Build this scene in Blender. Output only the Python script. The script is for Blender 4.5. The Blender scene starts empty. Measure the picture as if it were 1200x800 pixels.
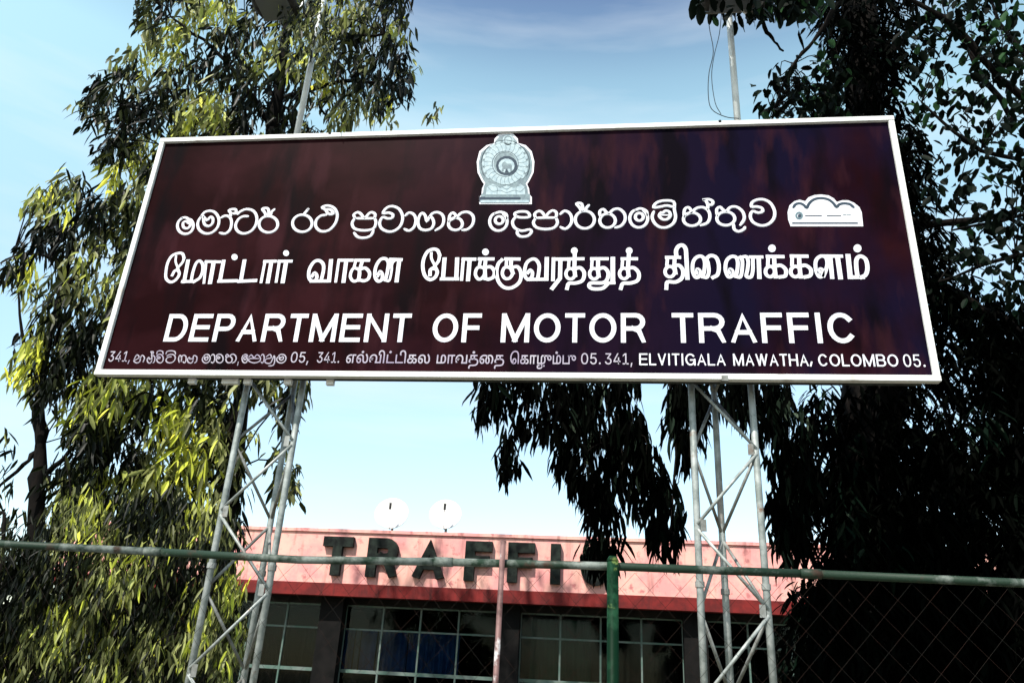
import bpy, bmesh, math, random, os
import numpy as np
from mathutils import Vector, Matrix

sc = bpy.context.scene
C = sc.collection
R_ = math.radians
rng = np.random.default_rng(7)
random.seed(7)

# ---------------------------------------------------------------- camera
# a phone lens (about 27 mm) held at eye height, tilted up about 24 degrees
F = 915.0
CAM = np.array([0.0, 0.0, 1.6])
_v = np.array([-7590., 17., -F]); _v /= np.linalg.norm(_v)
_z = np.array([115., 2094., -F]); _z /= np.linalg.norm(_z)
_x = -_v; _x = _x - _z*_x.dot(_z); _x /= np.linalg.norm(_x)
_y = np.cross(_z, _x)
RM = np.array([_x, _y, _z])          # camera axes in world axes

def at(px, py, y):
    """world point at distance y in front of the camera seen at (px, py) of the photograph"""
    d = RM @ np.array([px-600., 400.-py, -F])
    return CAM + d*(y/d[1])

def proj(P):
    c = (np.asarray(P)-CAM) @ RM
    return 600+F*c[..., 0]/-c[..., 2], 400-F*c[..., 1]/-c[..., 2]

cd = bpy.data.cameras.new('camera')
cd.sensor_width = 36; cd.lens = F/1200*36
cd.clip_start = 0.05; cd.clip_end = 3000
cam = bpy.data.objects.new('camera', cd); C.objects.link(cam)
M4 = Matrix([list(RM[0])+[CAM[0]], list(RM[1])+[CAM[1]], list(RM[2])+[CAM[2]], [0, 0, 0, 1]])
cam.matrix_world = M4
sc.camera = cam

# ---------------------------------------------------------------- sky, sun
SUN_EL, SUN_AZ = R_(52), R_(-28)     # azimuth measured from straight behind the camera; negative = from the left
sd = np.array([math.sin(SUN_AZ)*math.cos(SUN_EL), -math.cos(SUN_AZ)*math.cos(SUN_EL), math.sin(SUN_EL)])  # towards the sun
w = bpy.data.worlds.new('World'); sc.world = w; w.use_nodes = True
nt = w.node_tree; nt.nodes.clear()
out = nt.nodes.new('ShaderNodeOutputWorld'); bg = nt.nodes.new('ShaderNodeBackground')
sky = nt.nodes.new('ShaderNodeTexSky'); sky.sky_type = 'NISHITA'; sky.sun_disc = False
sky.sun_elevation = SUN_EL; sky.sun_rotation = math.atan2(sd[0], sd[1])
sky.air_density = 1.0; sky.dust_density = 0.6; sky.ozone_density = 1.5; sky.altitude = 0
tc = nt.nodes.new('ShaderNodeTexCoord'); sx = nt.nodes.new('ShaderNodeSeparateXYZ')
rp = nt.nodes.new('ShaderNodeValToRGB'); mul = nt.nodes.new('ShaderNodeMix'); mul.data_type = 'RGBA'; mul.blend_type = 'MULTIPLY'; mul.inputs[0].default_value = 1
nt.links.new(tc.outputs['Generated'], sx.inputs[0]); nt.links.new(sx.outputs['Z'], rp.inputs[0])
SKY_STOPS = [(0.0, (1.08, 1.00, .87)), (0.20, (1.15, 1.10, .92)), (0.42, (1.45, 1.42, 1.10)), (0.54, (1.75, 1.72, 1.22)), (0.62, (1.85, 1.85, 1.25)), (0.67, (1.45, 1.48, 1.08)), (0.715, (.95, 0.97, 0.84)), (0.76, (0.62, 0.60, 0.66)), (0.85, (.45, .38, .5)), (1.0, (0.25, 0.2, 0.3))]
e = rp.color_ramp.elements
e[0].position, e[0].color = SKY_STOPS[0][0], (*[c/2 for c in SKY_STOPS[0][1]], 1)
e[1].position, e[1].color = SKY_STOPS[-1][0], (*[c/2 for c in SKY_STOPS[-1][1]], 1)
for p, c in SKY_STOPS[1:-1]:
    q = e.new(p); q.color = (*[k/2 for k in c], 1)
nt.links.new(sky.outputs[0], mul.inputs[6]); nt.links.new(rp.outputs[0], mul.inputs[7])
vs2 = nt.nodes.new('ShaderNodeVectorMath'); vs2.operation = 'SCALE'; vs2.inputs['Scale'].default_value = 2.0
cm = nt.nodes.new('ShaderNodeMapping'); cm.inputs['Scale'].default_value = (1.2, 1.2, 9.0); nt.links.new(tc.outputs['Generated'], cm.inputs[0])
cn = nt.nodes.new('ShaderNodeTexNoise'); cn.inputs['Scale'].default_value = 2.2; cn.inputs['Detail'].default_value = 6; nt.links.new(cm.outputs[0], cn.inputs[0])
cr_ = nt.nodes.new('ShaderNodeMapRange'); cr_.inputs[1].default_value = .45; cr_.inputs[2].default_value = .75; cr_.inputs[4].default_value = .38; nt.links.new(cn.outputs[0], cr_.inputs[0])
cx = nt.nodes.new('ShaderNodeMix'); cx.data_type = 'RGBA'; cx.inputs[7].default_value = (1.75, 1.85, 1.95, 1)
nt.links.new(cr_.outputs[0], cx.inputs[0]); nt.links.new(mul.outputs[2], cx.inputs[6]); nt.links.new(cx.outputs[2], vs2.inputs[0]); nt.links.new(vs2.outputs[0], bg.inputs[0]); bg.inputs[1].default_value = 0.15
nt.links.new(bg.outputs[0], out.inputs[0])

sl = bpy.data.lights.new('sun', 'SUN'); sl.energy = 4.4; sl.angle = R_(0.5); sl.color = (1.0, 0.95, 0.86)
so = bpy.data.objects.new('sun', sl); C.objects.link(so)
so.rotation_euler = Vector(sd).to_track_quat('Z', 'Y').to_euler(); so.location = (0, 0, 30)
sc.view_settings.view_transform = 'Standard'; sc.view_settings.look = 'None'
sc.view_settings.exposure = 0.95; sc.view_settings.gamma = 1.0
sc.render.film_transparent = False

# ---------------------------------------------------------------- materials
def mat(name, col, rough=0.6, metal=0.0, col2=None, scale=5, detail=6, lo=.4, hi=.6, bump=0, bscale=40, spec=None, stretch=None, col3=None, scale3=2, lo3=.55, hi3=.62, trans=0):
    m = bpy.data.materials.new(name); m.use_nodes = True
    n = m.node_tree.nodes; L = m.node_tree.links
    b = n['Principled BSDF']; b.inputs['Base Color'].default_value = (*col, 1)
    b.inputs['Roughness'].default_value = rough; b.inputs['Metallic'].default_value = metal
    b.inputs['Specular IOR Level'].default_value = spec if spec is not None else (.04 if max(col) < .12 else .25)
    t = n.new('ShaderNodeTexCoord'); mp = n.new('ShaderNodeMapping'); L.new(t.outputs['Object'], mp.inputs[0])
    if stretch: mp.inputs['Scale'].default_value = stretch
    last = None
    def layer(prev, c, s, l, h):
        nz = n.new('ShaderNodeTexNoise'); nz.inputs['Scale'].default_value = s; nz.inputs['Detail'].default_value = detail
        nz.inputs['Roughness'].default_value = .65
        L.new(mp.outputs[0], nz.inputs[0])
        mr = n.new('ShaderNodeMapRange'); mr.inputs[1].default_value = l; mr.inputs[2].default_value = h
        L.new(nz.outputs[0], mr.inputs[0])
        mx = n.new('ShaderNodeMix'); mx.data_type = 'RGBA'; mx.inputs[7].default_value = (*c, 1)
        if prev is None: mx.inputs[6].default_value = (*col, 1)
        else: L.new(prev, mx.inputs[6])
        L.new(mr.outputs[0], mx.inputs[0]); return mx.outputs[2]
    if col2: last = layer(None, col2, scale, lo, hi)
    if col3: last = layer(last, col3, scale3, lo3, hi3)
    if last is not None: L.new(last, b.inputs['Base Color'])
    if bump:
        nz = n.new('ShaderNodeTexNoise'); nz.inputs['Scale'].default_value = bscale; nz.inputs['Detail'].default_value = 8
        L.new(mp.outputs[0], nz.inputs[0]); bp = n.new('ShaderNodeBump'); bp.inputs['Strength'].default_value = bump; bp.inputs['Distance'].default_value = .01
        L.new(nz.outputs[0], bp.inputs['Height']); L.new(bp.outputs[0], b.inputs['Normal'])
    return m

M = {}
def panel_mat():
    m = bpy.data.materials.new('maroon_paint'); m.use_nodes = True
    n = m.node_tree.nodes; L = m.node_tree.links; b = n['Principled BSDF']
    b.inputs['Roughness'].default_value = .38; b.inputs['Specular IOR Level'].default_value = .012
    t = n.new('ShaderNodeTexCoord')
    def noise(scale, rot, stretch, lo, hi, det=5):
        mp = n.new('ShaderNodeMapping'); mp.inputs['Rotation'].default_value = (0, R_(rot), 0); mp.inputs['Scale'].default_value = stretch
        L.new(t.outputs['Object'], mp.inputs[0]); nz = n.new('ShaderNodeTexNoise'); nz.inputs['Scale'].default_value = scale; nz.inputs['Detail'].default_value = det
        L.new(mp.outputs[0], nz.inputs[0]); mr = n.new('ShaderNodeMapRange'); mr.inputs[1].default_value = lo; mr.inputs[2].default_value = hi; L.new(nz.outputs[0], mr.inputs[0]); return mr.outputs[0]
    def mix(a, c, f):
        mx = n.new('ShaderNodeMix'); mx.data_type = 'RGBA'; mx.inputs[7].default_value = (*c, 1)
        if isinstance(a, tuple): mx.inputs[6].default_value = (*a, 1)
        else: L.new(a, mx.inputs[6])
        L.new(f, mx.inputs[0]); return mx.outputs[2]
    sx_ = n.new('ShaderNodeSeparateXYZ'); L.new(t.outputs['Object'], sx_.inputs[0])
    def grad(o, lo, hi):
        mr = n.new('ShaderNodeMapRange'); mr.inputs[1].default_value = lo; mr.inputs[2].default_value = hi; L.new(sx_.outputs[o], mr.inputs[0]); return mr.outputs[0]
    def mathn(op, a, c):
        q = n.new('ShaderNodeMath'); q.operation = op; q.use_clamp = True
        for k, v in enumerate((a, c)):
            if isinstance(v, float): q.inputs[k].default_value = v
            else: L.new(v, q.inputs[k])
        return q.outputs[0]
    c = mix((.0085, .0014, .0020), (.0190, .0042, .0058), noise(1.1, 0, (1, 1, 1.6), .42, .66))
    # blue sky reflection painted into the colour in patches, more towards the right end
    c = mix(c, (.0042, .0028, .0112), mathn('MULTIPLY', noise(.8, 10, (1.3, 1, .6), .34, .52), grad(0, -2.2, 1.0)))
    # slanting tree shadows painted in as dark streaks, with paler lit bands
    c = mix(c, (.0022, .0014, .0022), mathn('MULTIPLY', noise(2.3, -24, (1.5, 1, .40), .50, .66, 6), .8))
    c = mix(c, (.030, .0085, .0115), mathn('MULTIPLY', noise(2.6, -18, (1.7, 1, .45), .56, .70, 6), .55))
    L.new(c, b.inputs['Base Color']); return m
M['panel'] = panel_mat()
M['white'] = mat('white_paint', (.68, .68, .67), .45, col2=(.50, .49, .47), scale=6, lo=.5, hi=.75)
M['letter'] = mat('white_lettering', (.60, .60, .64), .5, col2=(.44, .46, .54), scale=5, lo=.45, hi=.8)
M['smallletter'] = mat('aged_white_lettering', (.36, .33, .38), .5, col2=(.22, .18, .26), scale=4, lo=.4, hi=.65)
M['emblem_blue'] = mat('emblem_grey_blue', (.07, .11, .135), .5, col2=(.13, .19, .21), scale=25)
M['emblem_pale'] = mat('emblem_pale', (.30, .38, .41), .5, col2=(.20, .28, .32), scale=30)
M['emblem_dark'] = mat('emblem_dark', (.035, .05, .07), .5)
M['backing'] = mat('sign_back_sheet', (.05, .06, .055), .6, col2=(.03, .03, .03), scale=8)
M['galv'] = mat('galvanised_steel', (.33, .35, .34), .5, .25, col2=(.18, .20, .19), scale=9, col3=(.16, .10, .07), scale3=7, lo3=.62, hi3=.72, bump=.1, bscale=60)
M['galv_dull'] = mat('dull_steel', (.24, .25, .24), .55, .2, col2=(.12, .12, .11), scale=8, col3=(.13, .08, .055), scale3=6, lo3=.58, hi3=.70)
M['polegrey'] = mat('pole_grey', (.62, .64, .64), .4, .2, col2=(.5, .52, .52), scale=5)
M['rail'] = mat('mossy_rail', (.15, .17, .155), .6, .0, col2=(.008, .022, .012), scale=3.2, lo=.38, hi=.50, col3=(.04, .022, .014), scale3=5, lo3=.56, hi3=.66, bump=.2, bscale=50)
M['greenpost'] = mat('green_painted_post', (.002, .013, .006), .5, col2=(.010, .040, .020), scale=9, lo=.5, hi=.66, col3=(.12, .17, .05), scale3=6, lo3=.58, hi3=.66, bump=.1)
M['rustpost'] = mat('rusty_pipe', (.16, .09, .085), .6, .1, col2=(.06, .03, .028), scale=10, col3=(.40, .38, .38), scale3=6)
M['wire'] = mat('fence_wire', (.010, .010, .009), .8, .0, col2=(.018, .009, .007), scale=12)
M['cable'] = mat('black_cable', (.03, .035, .04), .5)
M['dark'] = mat('dark_metal', (.02, .02, .022), .45, col2=(.05, .05, .05), scale=9)
M['lampglass'] = mat('lamp_glass', (.10, .11, .12), .15)
M['fascia'] = mat('salmon_plaster', (.64, .27, .26), .85, col2=(.72, .38, .32), scale=1.3, lo=.42, hi=.58, col3=(.42, .15, .15), scale3=5, lo3=.56, hi3=.66, bump=.3, bscale=14)
M['band'] = mat('red_band', (.16, .012, .011), .8, col2=(.09, .008, .008), scale=3, bump=.2)
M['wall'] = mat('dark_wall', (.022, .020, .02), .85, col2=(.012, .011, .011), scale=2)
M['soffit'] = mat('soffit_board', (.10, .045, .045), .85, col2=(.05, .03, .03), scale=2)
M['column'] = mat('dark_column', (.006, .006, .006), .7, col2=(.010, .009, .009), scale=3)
M['wframe'] = mat('grey_green_frame', (.12, .15, .14), .5, col2=(.06, .11, .09), scale=3)
M['bletter'] = mat('black_letter', (.008, .009, .009), .6, col2=(.02, .026, .022), scale=6)
M['dish'] = mat('dish_white', (.62, .62, .61), .45, col2=(.7, .7, .68), scale=4)
M['curtain_grey'] = mat('grey_curtain', (.05, .045, .045), .9, col2=(.03, .027, .027), scale=3)
M['curtain_teal'] = mat('teal_curtain', (.03, .15, .10), .9, col2=(.015, .08, .06), scale=3)
M['curtain_blue'] = mat('blue_curtain', (.10, .24, .70), .9, col2=(.06, .15, .50), scale=3)
M['curtain_pale'] = mat('pale_curtain', (.45, .45, .60), .9)
M['bark'] = mat('bark', (.085, .065, .05), .9, col2=(.035, .028, .022), scale=6, bump=.8, bscale=18, stretch=(1, 1, .25))
M['bark_dark'] = mat('dark_bark', (.010, .008, .007), .9, col2=(.004, .004, .004), scale=6, bump=.8, bscale=18, stretch=(1, 1, .25))
M['ground'] = mat('ground_soil', (.13, .10, .07), .95, col2=(.05, .07, .025), scale=.5, col3=(.20, .17, .13), scale3=2, bump=.5, bscale=5)
M['asphalt'] = mat('asphalt', (.05, .05, .05), .9, col2=(.065, .063, .06), scale=3, bump=.4, bscale=60)
M['paver'] = mat('concrete', (.30, .29, .27), .9, col2=(.22, .21, .20), scale=2, bump=.3)

def add_drips(m, col, amt, sc_=(3.0, 3.0, .35), lo=.56, hi=.74):
    n = m.node_tree.nodes; L = m.node_tree.links; b = n['Principled BSDF']; t = n.new('ShaderNodeTexCoord'); mp = n.new('ShaderNodeMapping'); mp.inputs['Scale'].default_value = sc_
    L.new(t.outputs['Object'], mp.inputs[0]); nz = n.new('ShaderNodeTexNoise'); nz.inputs['Scale'].default_value = 2.5; nz.inputs['Detail'].default_value = 7; L.new(mp.outputs[0], nz.inputs[0])
    mr = n.new('ShaderNodeMapRange'); mr.inputs[1].default_value = lo; mr.inputs[2].default_value = hi; mr.inputs[4].default_value = amt; L.new(nz.outputs[0], mr.inputs[0])
    mx = n.new('ShaderNodeMix'); mx.data_type = 'RGBA'; mx.inputs[7].default_value = (*col, 1); src = b.inputs['Base Color'].links[0].from_socket
    L.new(src, mx.inputs[6]); L.new(mr.outputs[0], mx.inputs[0]); L.new(mx.outputs[2], b.inputs['Base Color'])
add_drips(M['fascia'], (.16, .08, .07), .6)
add_drips(M['white'], (.20, .15, .11), .55, (2, 2, 2), .60, .72)
add_drips(M['band'], (.03, .01, .01), .7)
add_drips(M['galv'], (.11, .06, .04), .7, (1, 1, .5), .58, .70)
def glass_mat():
    m = bpy.data.materials.new('window_glass'); m.use_nodes = True
    n = m.node_tree.nodes; L = m.node_tree.links; n.remove(n['Principled BSDF'])
    t = n.new('ShaderNodeBsdfTransparent'); t.inputs[0].default_value = (.50, .56, .55, 1)
    g_ = n.new('ShaderNodeBsdfGlossy'); g_.inputs['Roughness'].default_value = .05; g_.inputs[0].default_value = (.25, .28, .28, 1)
    f = n.new('ShaderNodeFresnel'); f.inputs[0].default_value = 1.35; mx = n.new('ShaderNodeMixShader')
    L.new(f.outputs[0], mx.inputs[0]); L.new(t.outputs[0], mx.inputs[1]); L.new(g_.outputs[0], mx.inputs[2]); L.new(mx.outputs[0], n['Material Output'].inputs[0])
    return m
M['glass'] = glass_mat()

def leaf_mat(name, stops, rough=.38, transl=.25, spec=.5):
    m = bpy.data.materials.new(name); m.use_nodes = True
    n = m.node_tree.nodes; L = m.node_tree.links
    b = n['Principled BSDF']; o = n['Material Output']
    a = n.new('ShaderNodeAttribute'); a.attribute_name = 'tone'
    r = n.new('ShaderNodeValToRGB'); L.new(a.outputs['Fac'], r.inputs[0])
    e = r.color_ramp.elements
    e[0].position, e[0].color = stops[0][0], (*stops[0][1], 1)
    e[1].position, e[1].color = stops[-1][0], (*stops[-1][1], 1)
    for p, c in stops[1:-1]: q = e.new(p); q.color = (*c, 1)
    L.new(r.outputs[0], b.inputs['Base Color']); b.inputs['Roughness'].default_value = rough
    b.inputs['Specular IOR Level'].default_value = spec
    t = n.new('ShaderNodeBsdfTranslucent'); L.new(r.outputs[0], t.inputs[0])
    mx = n.new('ShaderNodeMixShader'); mx.inputs[0].default_value = transl
    L.new(b.outputs[0], mx.inputs[1]); L.new(t.outputs[0], mx.inputs[2]); L.new(mx.outputs[0], o.inputs[0])
    return m
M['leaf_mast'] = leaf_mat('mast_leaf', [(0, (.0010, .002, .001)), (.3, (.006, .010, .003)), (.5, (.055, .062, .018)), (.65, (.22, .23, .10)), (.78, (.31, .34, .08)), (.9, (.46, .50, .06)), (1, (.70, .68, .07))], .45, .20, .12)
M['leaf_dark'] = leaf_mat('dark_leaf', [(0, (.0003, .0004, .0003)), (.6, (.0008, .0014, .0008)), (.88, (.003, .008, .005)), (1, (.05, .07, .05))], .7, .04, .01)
M['leaf_round'] = leaf_mat('round_leaf', [(0, (.0015, .003, .002)), (.5, (.003, .008, .004)), (1, (.03, .08, .03))], .55, .12, .04)

# ---------------------------------------------------------------- helpers
def tag(o, label=None, cat=None, group=None, kind=None):
    if label: o['label'] = label
    if cat: o['category'] = cat
    if group: o['group'] = group
    if kind: o['kind'] = kind
    return o

def empty(name, loc, label, cat, group=None):
    o = bpy.data.objects.new(name, None); C.objects.link(o); o.location = loc; o.empty_display_size = .2
    return tag(o, label, cat, group)

def link(name, me, m, parent=None):
    if m is not None and not me.materials: me.materials.append(m)
    o = bpy.data.objects.new(name, me); C.objects.link(o)
    if parent is not None:
        o.parent = parent
        o.matrix_parent_inverse = Matrix.Translation(-wloc(parent))
    return o

def wloc(o):
    v = Vector(o.location)
    # children keep identity placement: every part mesh is written in world coordinates
    if o.parent is not None: return Vector((0, 0, 0))
    return v

class MB:
    def __init__(s): s.v = []; s.f = []
    def add(s, vs, fs):
        k = len(s.v); s.v += [tuple(map(float, p)) for p in vs]; s.f += [tuple(i+k for i in f) for f in fs]; return s
    def box(s, a, b):
        (x0, y0, z0), (x1, y1, z1) = a, b
        return s.add([(x0, y0, z0), (x1, y0, z0), (x1, y1, z0), (x0, y1, z0), (x0, y0, z1), (x1, y0, z1), (x1, y1, z1), (x0, y1, z1)],
                     [(0, 3, 2, 1), (4, 5, 6, 7), (0, 1, 5, 4), (1, 2, 6, 5), (2, 3, 7, 6), (3, 0, 4, 7)])
    def tube(s, pts, rad, n=10, caps=True, flat=1.0):
        pts = [Vector(p) for p in pts]
        rr = rad if hasattr(rad, '__len__') else [rad]*len(pts)
        vs = []; fs = []; up = None
        for i, p in enumerate(pts):
            d = (pts[min(i+1, len(pts)-1)]-pts[max(i-1, 0)]).normalized()
            if up is None: up = Vector((0, 1, 0)) if abs(d.y) < .9 else Vector((1, 0, 0))
            a = (up-d*up.dot(d)).normalized(); up = a; b = d.cross(a)
            for k in range(n):
                t = 2*math.pi*k/n
                vs.append(p+a*math.cos(t)*rr[i]*flat+b*math.sin(t)*rr[i])
        for i in range(len(pts)-1):
            for k in range(n):
                fs.append((i*n+k, i*n+(k+1) % n, (i+1)*n+(k+1) % n, (i+1)*n+k))
        if caps:
            fs.append(tuple(reversed(range(n)))); fs.append(tuple(range((len(pts)-1)*n, len(pts)*n)))
        return s.add(vs, fs)
    def build(s, name, m, parent=None, smooth=False, bevel=0):
        me = bpy.data.meshes.new(name); me.from_pydata(s.v, [], s.f)
        if bevel:
            bm = bmesh.new(); bm.from_mesh(me)
            bmesh.ops.recalc_face_normals(bm, faces=bm.faces)
            bmesh.ops.bevel(bm, geom=list(bm.edges), offset=bevel, segments=2, affect='EDGES', clamp_overlap=True)
            bm.to_mesh(me); bm.free()
        me.update()
        if smooth: me.polygons.foreach_set('use_smooth', [True]*len(me.polygons))
        return link(name, me, m, parent)

def cr(pts, n=5):
    """smooth a polyline (Catmull-Rom)"""
    P = [np.array(p, float) for p in pts]
    if len(P) < 3: return P
    closed = np.allclose(P[0], P[-1])
    o = []
    for i in range(len(P)-1):
        p0 = P[i-1] if i > 0 else (P[-2] if closed else 2*P[0]-P[1]); p1 = P[i]; p2 = P[i+1]
        p3 = P[i+2] if i+2 < len(P) else (P[1] if closed else 2*P[-1]-P[-2])
        for k in range(n):
            t = k/n
            o.append(.5*((2*p1)+(-p0+p2)*t+(2*p0-5*p1+4*p2-p3)*t*t+(-p0+3*p1-3*p2+p3)*t**3))
    o.append(P[-1]); return o

def ell(cx, cy, rx, ry, a0=0, a1=360, n=14, rot=0):
    o = []
    for k in range(n+1):
        t = R_(a0+(a1-a0)*k/n); x = rx*math.cos(t); y = ry*math.sin(t); c, s = math.cos(R_(rot)), math.sin(R_(rot))
        o.append((cx+x*c-y*s, cy+x*s+y*c))
    return o

# ---------------------------------------------------------------- ground (below the frame)
g = MB(); g.add([(-1500, -1500, 0), (1500, -1500, 0), (1500, 1500, 0), (-1500, 1500, 0)], [(0, 1, 2, 3)])
tag(g.build('ground', M['ground']), kind='structure')
g = MB(); g.box((-60, -1.2, -.2), (60, 3.2, .12)); tag(g.build('pavement', M['paver']), kind='structure')
g = MB(); g.box((-60, -9.5, -.2), (60, -1.22, .006)); tag(g.build('road', M['asphalt']), kind='structure')
YW = 17.6
# ---------------------------------------------------------------- building
bld = empty('office_building', (-1, 17, 0), 'low office building with salmon pink fascia, red lower band and black capitals on it', 'building')
BX0, BX1 = -12.5, 9.0
MB().box((BX0, 17.0, 3.38), (BX1, 17.25, 4.46)).build('fascia', M['fascia'], bld)
MB().box((BX0-.02, 16.96, 4.46), (BX1+.02, 17.30, 4.53)).build('coping', M['fascia'], bld)
MB().box((BX0-.01, 16.98, 3.12), (BX1+.01, 17.27, 3.378)).build('red_band', M['band'], bld)
MB().box((BX0, 17.28, 3.15), (BX1, 27, 3.40)).build('roof', M['soffit'], bld)
bays = []
x = -13.75
cols = [(-9.95, -9.45), (-6.10, -5.60), (-2.28, -1.78), (1.58, 2.05), (5.40, 5.90)]
for a, b in cols:
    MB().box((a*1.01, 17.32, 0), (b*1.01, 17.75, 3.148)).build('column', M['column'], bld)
edges = [BX0]+[v for c in cols for v in c]+[BX1]
pane_mesh = {}
def curtain(x0, x1, z0, z1, m, par, amp=.05, y=YW+.35):
    mb = MB(); n = max(6, int((x1-x0)/.03)); vs = []; fs = []
    ph = random.random()*6
    for i in range(n+1):
        t = x0+(x1-x0)*i/n
        yy = y+amp*math.sin(t*44+ph+1.2*math.sin(t*13))
        vs += [(t, yy, z0), (t+.01*math.sin(t*50), yy, z1)]
    for i in range(n): fs.append((2*i, 2*i+2, 2*i+3, 2*i+1))
    mb.add(vs, fs); o = mb.build('curtain', m, par, smooth=True); return o
rows = [0.95, 1.66, 2.50, 2.98]
for bi in range(0, len(edges), 2):
    x0, x1 = edges[bi]*1.01, edges[bi+1]*1.01
    wf = MB()
    k = 4; st = (x1-x0)/k
    fw = .018
    for i in range(k+1):
        xx = x0+st*i
        wf.box((xx-fw, YW, rows[0]), (xx+fw, YW+.06, rows[-1]))
    for i in range(k):
        for zi, z in enumerate(rows):
            hh = .034 if zi == 1 else .017
            wf.box((x0+st*i+fw+.001, YW+.004, z-hh), (x0+st*(i+1)-fw-.001, YW+.056, z+hh))
    win = wf.build('window', M['wframe'], bld)
    for i in range(k):
        for r in range(3):
            key = (round(st, 3), r)
            if key not in pane_mesh:
                hx = st/2-fw-.004; z0 = rows[r]+(.034 if r == 1 else .017)+.002; z1 = rows[r+1]-(.034 if r == 0 else .017)-.002
                p = MB(); p.box((-hx, -.003, z0), (hx, .003, z1))
                me = bpy.data.meshes.new('pane'); me.from_pydata(p.v, [], p.f); me.materials.append(M['glass']); pane_mesh[key] = me
            o = link('pane', pane_mesh[key], None, win)
            o.location = (x0+st*(i+.5), YW+.03, 0)
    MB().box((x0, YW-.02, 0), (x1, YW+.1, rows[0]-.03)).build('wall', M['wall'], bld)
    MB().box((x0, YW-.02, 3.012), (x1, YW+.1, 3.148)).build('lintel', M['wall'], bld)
# curtains behind the glass, of the colours the panes show
for (a, b, z0, z1, m) in [(-9.3, -7.6, .9, 2.55, 'curtain_teal'), (-7.5, -7.0, .9, 2.6, 'curtain_grey'), (-6.7, -6.35, .9, 2.5, 'curtain_grey'), (-6.32, -6.2, .9, 1.7, 'curtain_teal'),
                          (-5.85, -5.5, 1.65, 2.5, 'curtain_blue'), (-5.47, -5.36, 1.65, 2.5, 'curtain_pale'), (-5.33, -5.0, 1.65, 2.5, 'curtain_blue'), (-4.98, -4.9, 1.65, 2.5, 'curtain_pale'), (-4.88, -4.3, 1.65, 2.5, 'curtain_blue'), (-4.27, -3.15, 1.62, 2.5, 'curtain_blue'),
                          (-5.7, -4.4, .8, 1.5, 'curtain_grey'), (-1.6, -.3, 1.3, 2.9, 'curtain_teal'), (-.9, -.5, .9, 1.6, 'curtain_grey'), (.1, .5, .9, 2.4, 'curtain_grey'), (.9, 1.5, .9, 2.3, 'curtain_grey'), (2.4, 3.1, .9, 2.4, 'curtain_grey')]:
    curtain(a, b, z0, z1, M[m], bld)
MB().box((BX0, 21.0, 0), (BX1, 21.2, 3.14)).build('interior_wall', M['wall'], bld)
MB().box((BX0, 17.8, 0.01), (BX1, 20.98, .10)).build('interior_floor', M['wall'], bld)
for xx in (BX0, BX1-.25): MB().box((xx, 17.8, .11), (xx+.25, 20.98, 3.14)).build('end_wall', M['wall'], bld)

# ---------------------------------------------------------------- text helpers
def font_load(fn):
    try:
        p = os.path.join(bpy.utils.system_resource('DATAFILES'), 'fonts', fn)
        if os.path.exists(p): return bpy.data.fonts.load(p)
    except Exception: pass
    return None
INTER = font_load('Inter.woff2')
_tc = {}
def glyph(s, font=None, off=0.0):
    """flat outline of a string -> (verts Nx2, faces)"""
    key = (s, font.name if font else '', off)
    if key in _tc: return _tc[key]
    c = bpy.data.curves.new('t', 'FONT'); c.body = s; c.offset = off; c.resolution_u = 4
    if font: c.font = font
    o = bpy.data.objects.new('t', c); C.objects.link(o); bpy.context.view_layer.update()
    ev = o.evaluated_get(bpy.context.evaluated_depsgraph_get()); me = ev.to_mesh()
    v = np.array([(p.co.x, p.co.y) for p in me.vertices]) if len(me.vertices) else np.zeros((0, 2))
    f = [tuple(p.vertices) for p in me.polygons]
    ev.to_mesh_clear(); bpy.data.objects.remove(o); bpy.data.curves.remove(c)
    _tc[key] = (v, f); return v, f

def solid(mb, V, Fc, mapf, y0, y1):
    """flat glyph -> prism between y0 (front) and y1 (back); mapf maps 2D to (x, z)"""
    n = len(V); P = [mapf(p) for p in V]
    vs = [(p[0], y0, p[1]) for p in P]+[(p[0], y1, p[1]) for p in P]
    fs = [tuple(f) for f in Fc]
    cnt = {}
    for f in Fc:
        for a, b in zip(f, f[1:]+f[:1]): cnt[(a, b)] = 1
    for (a, b) in list(cnt):
        if (b, a) not in cnt: fs.append((a, a+n, b+n, b))
    mb.add(vs, fs)

YS = 5.6
def S(px, py): p = at(px, py, YS); return p[0], p[2]

def fit_word(mb, s, x0, x1, zb, zt, font, off, y0, y1, caph=None):
    V, Fc = glyph(s, font, off)
    lo = V.min(0); hi = V.max(0)
    H, _ = glyph('H', font, off); hb, ht = H[:, 1].min(), H[:, 1].max()
    sx_ = (x1-x0)/(hi[0]-lo[0]); sz = (zt-zb)/(ht-hb)
    solid(mb, V, Fc, lambda p: (x0+(p[0]-lo[0])*sx_, zb+(p[1]-hb)*sz), y0, y1)

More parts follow.
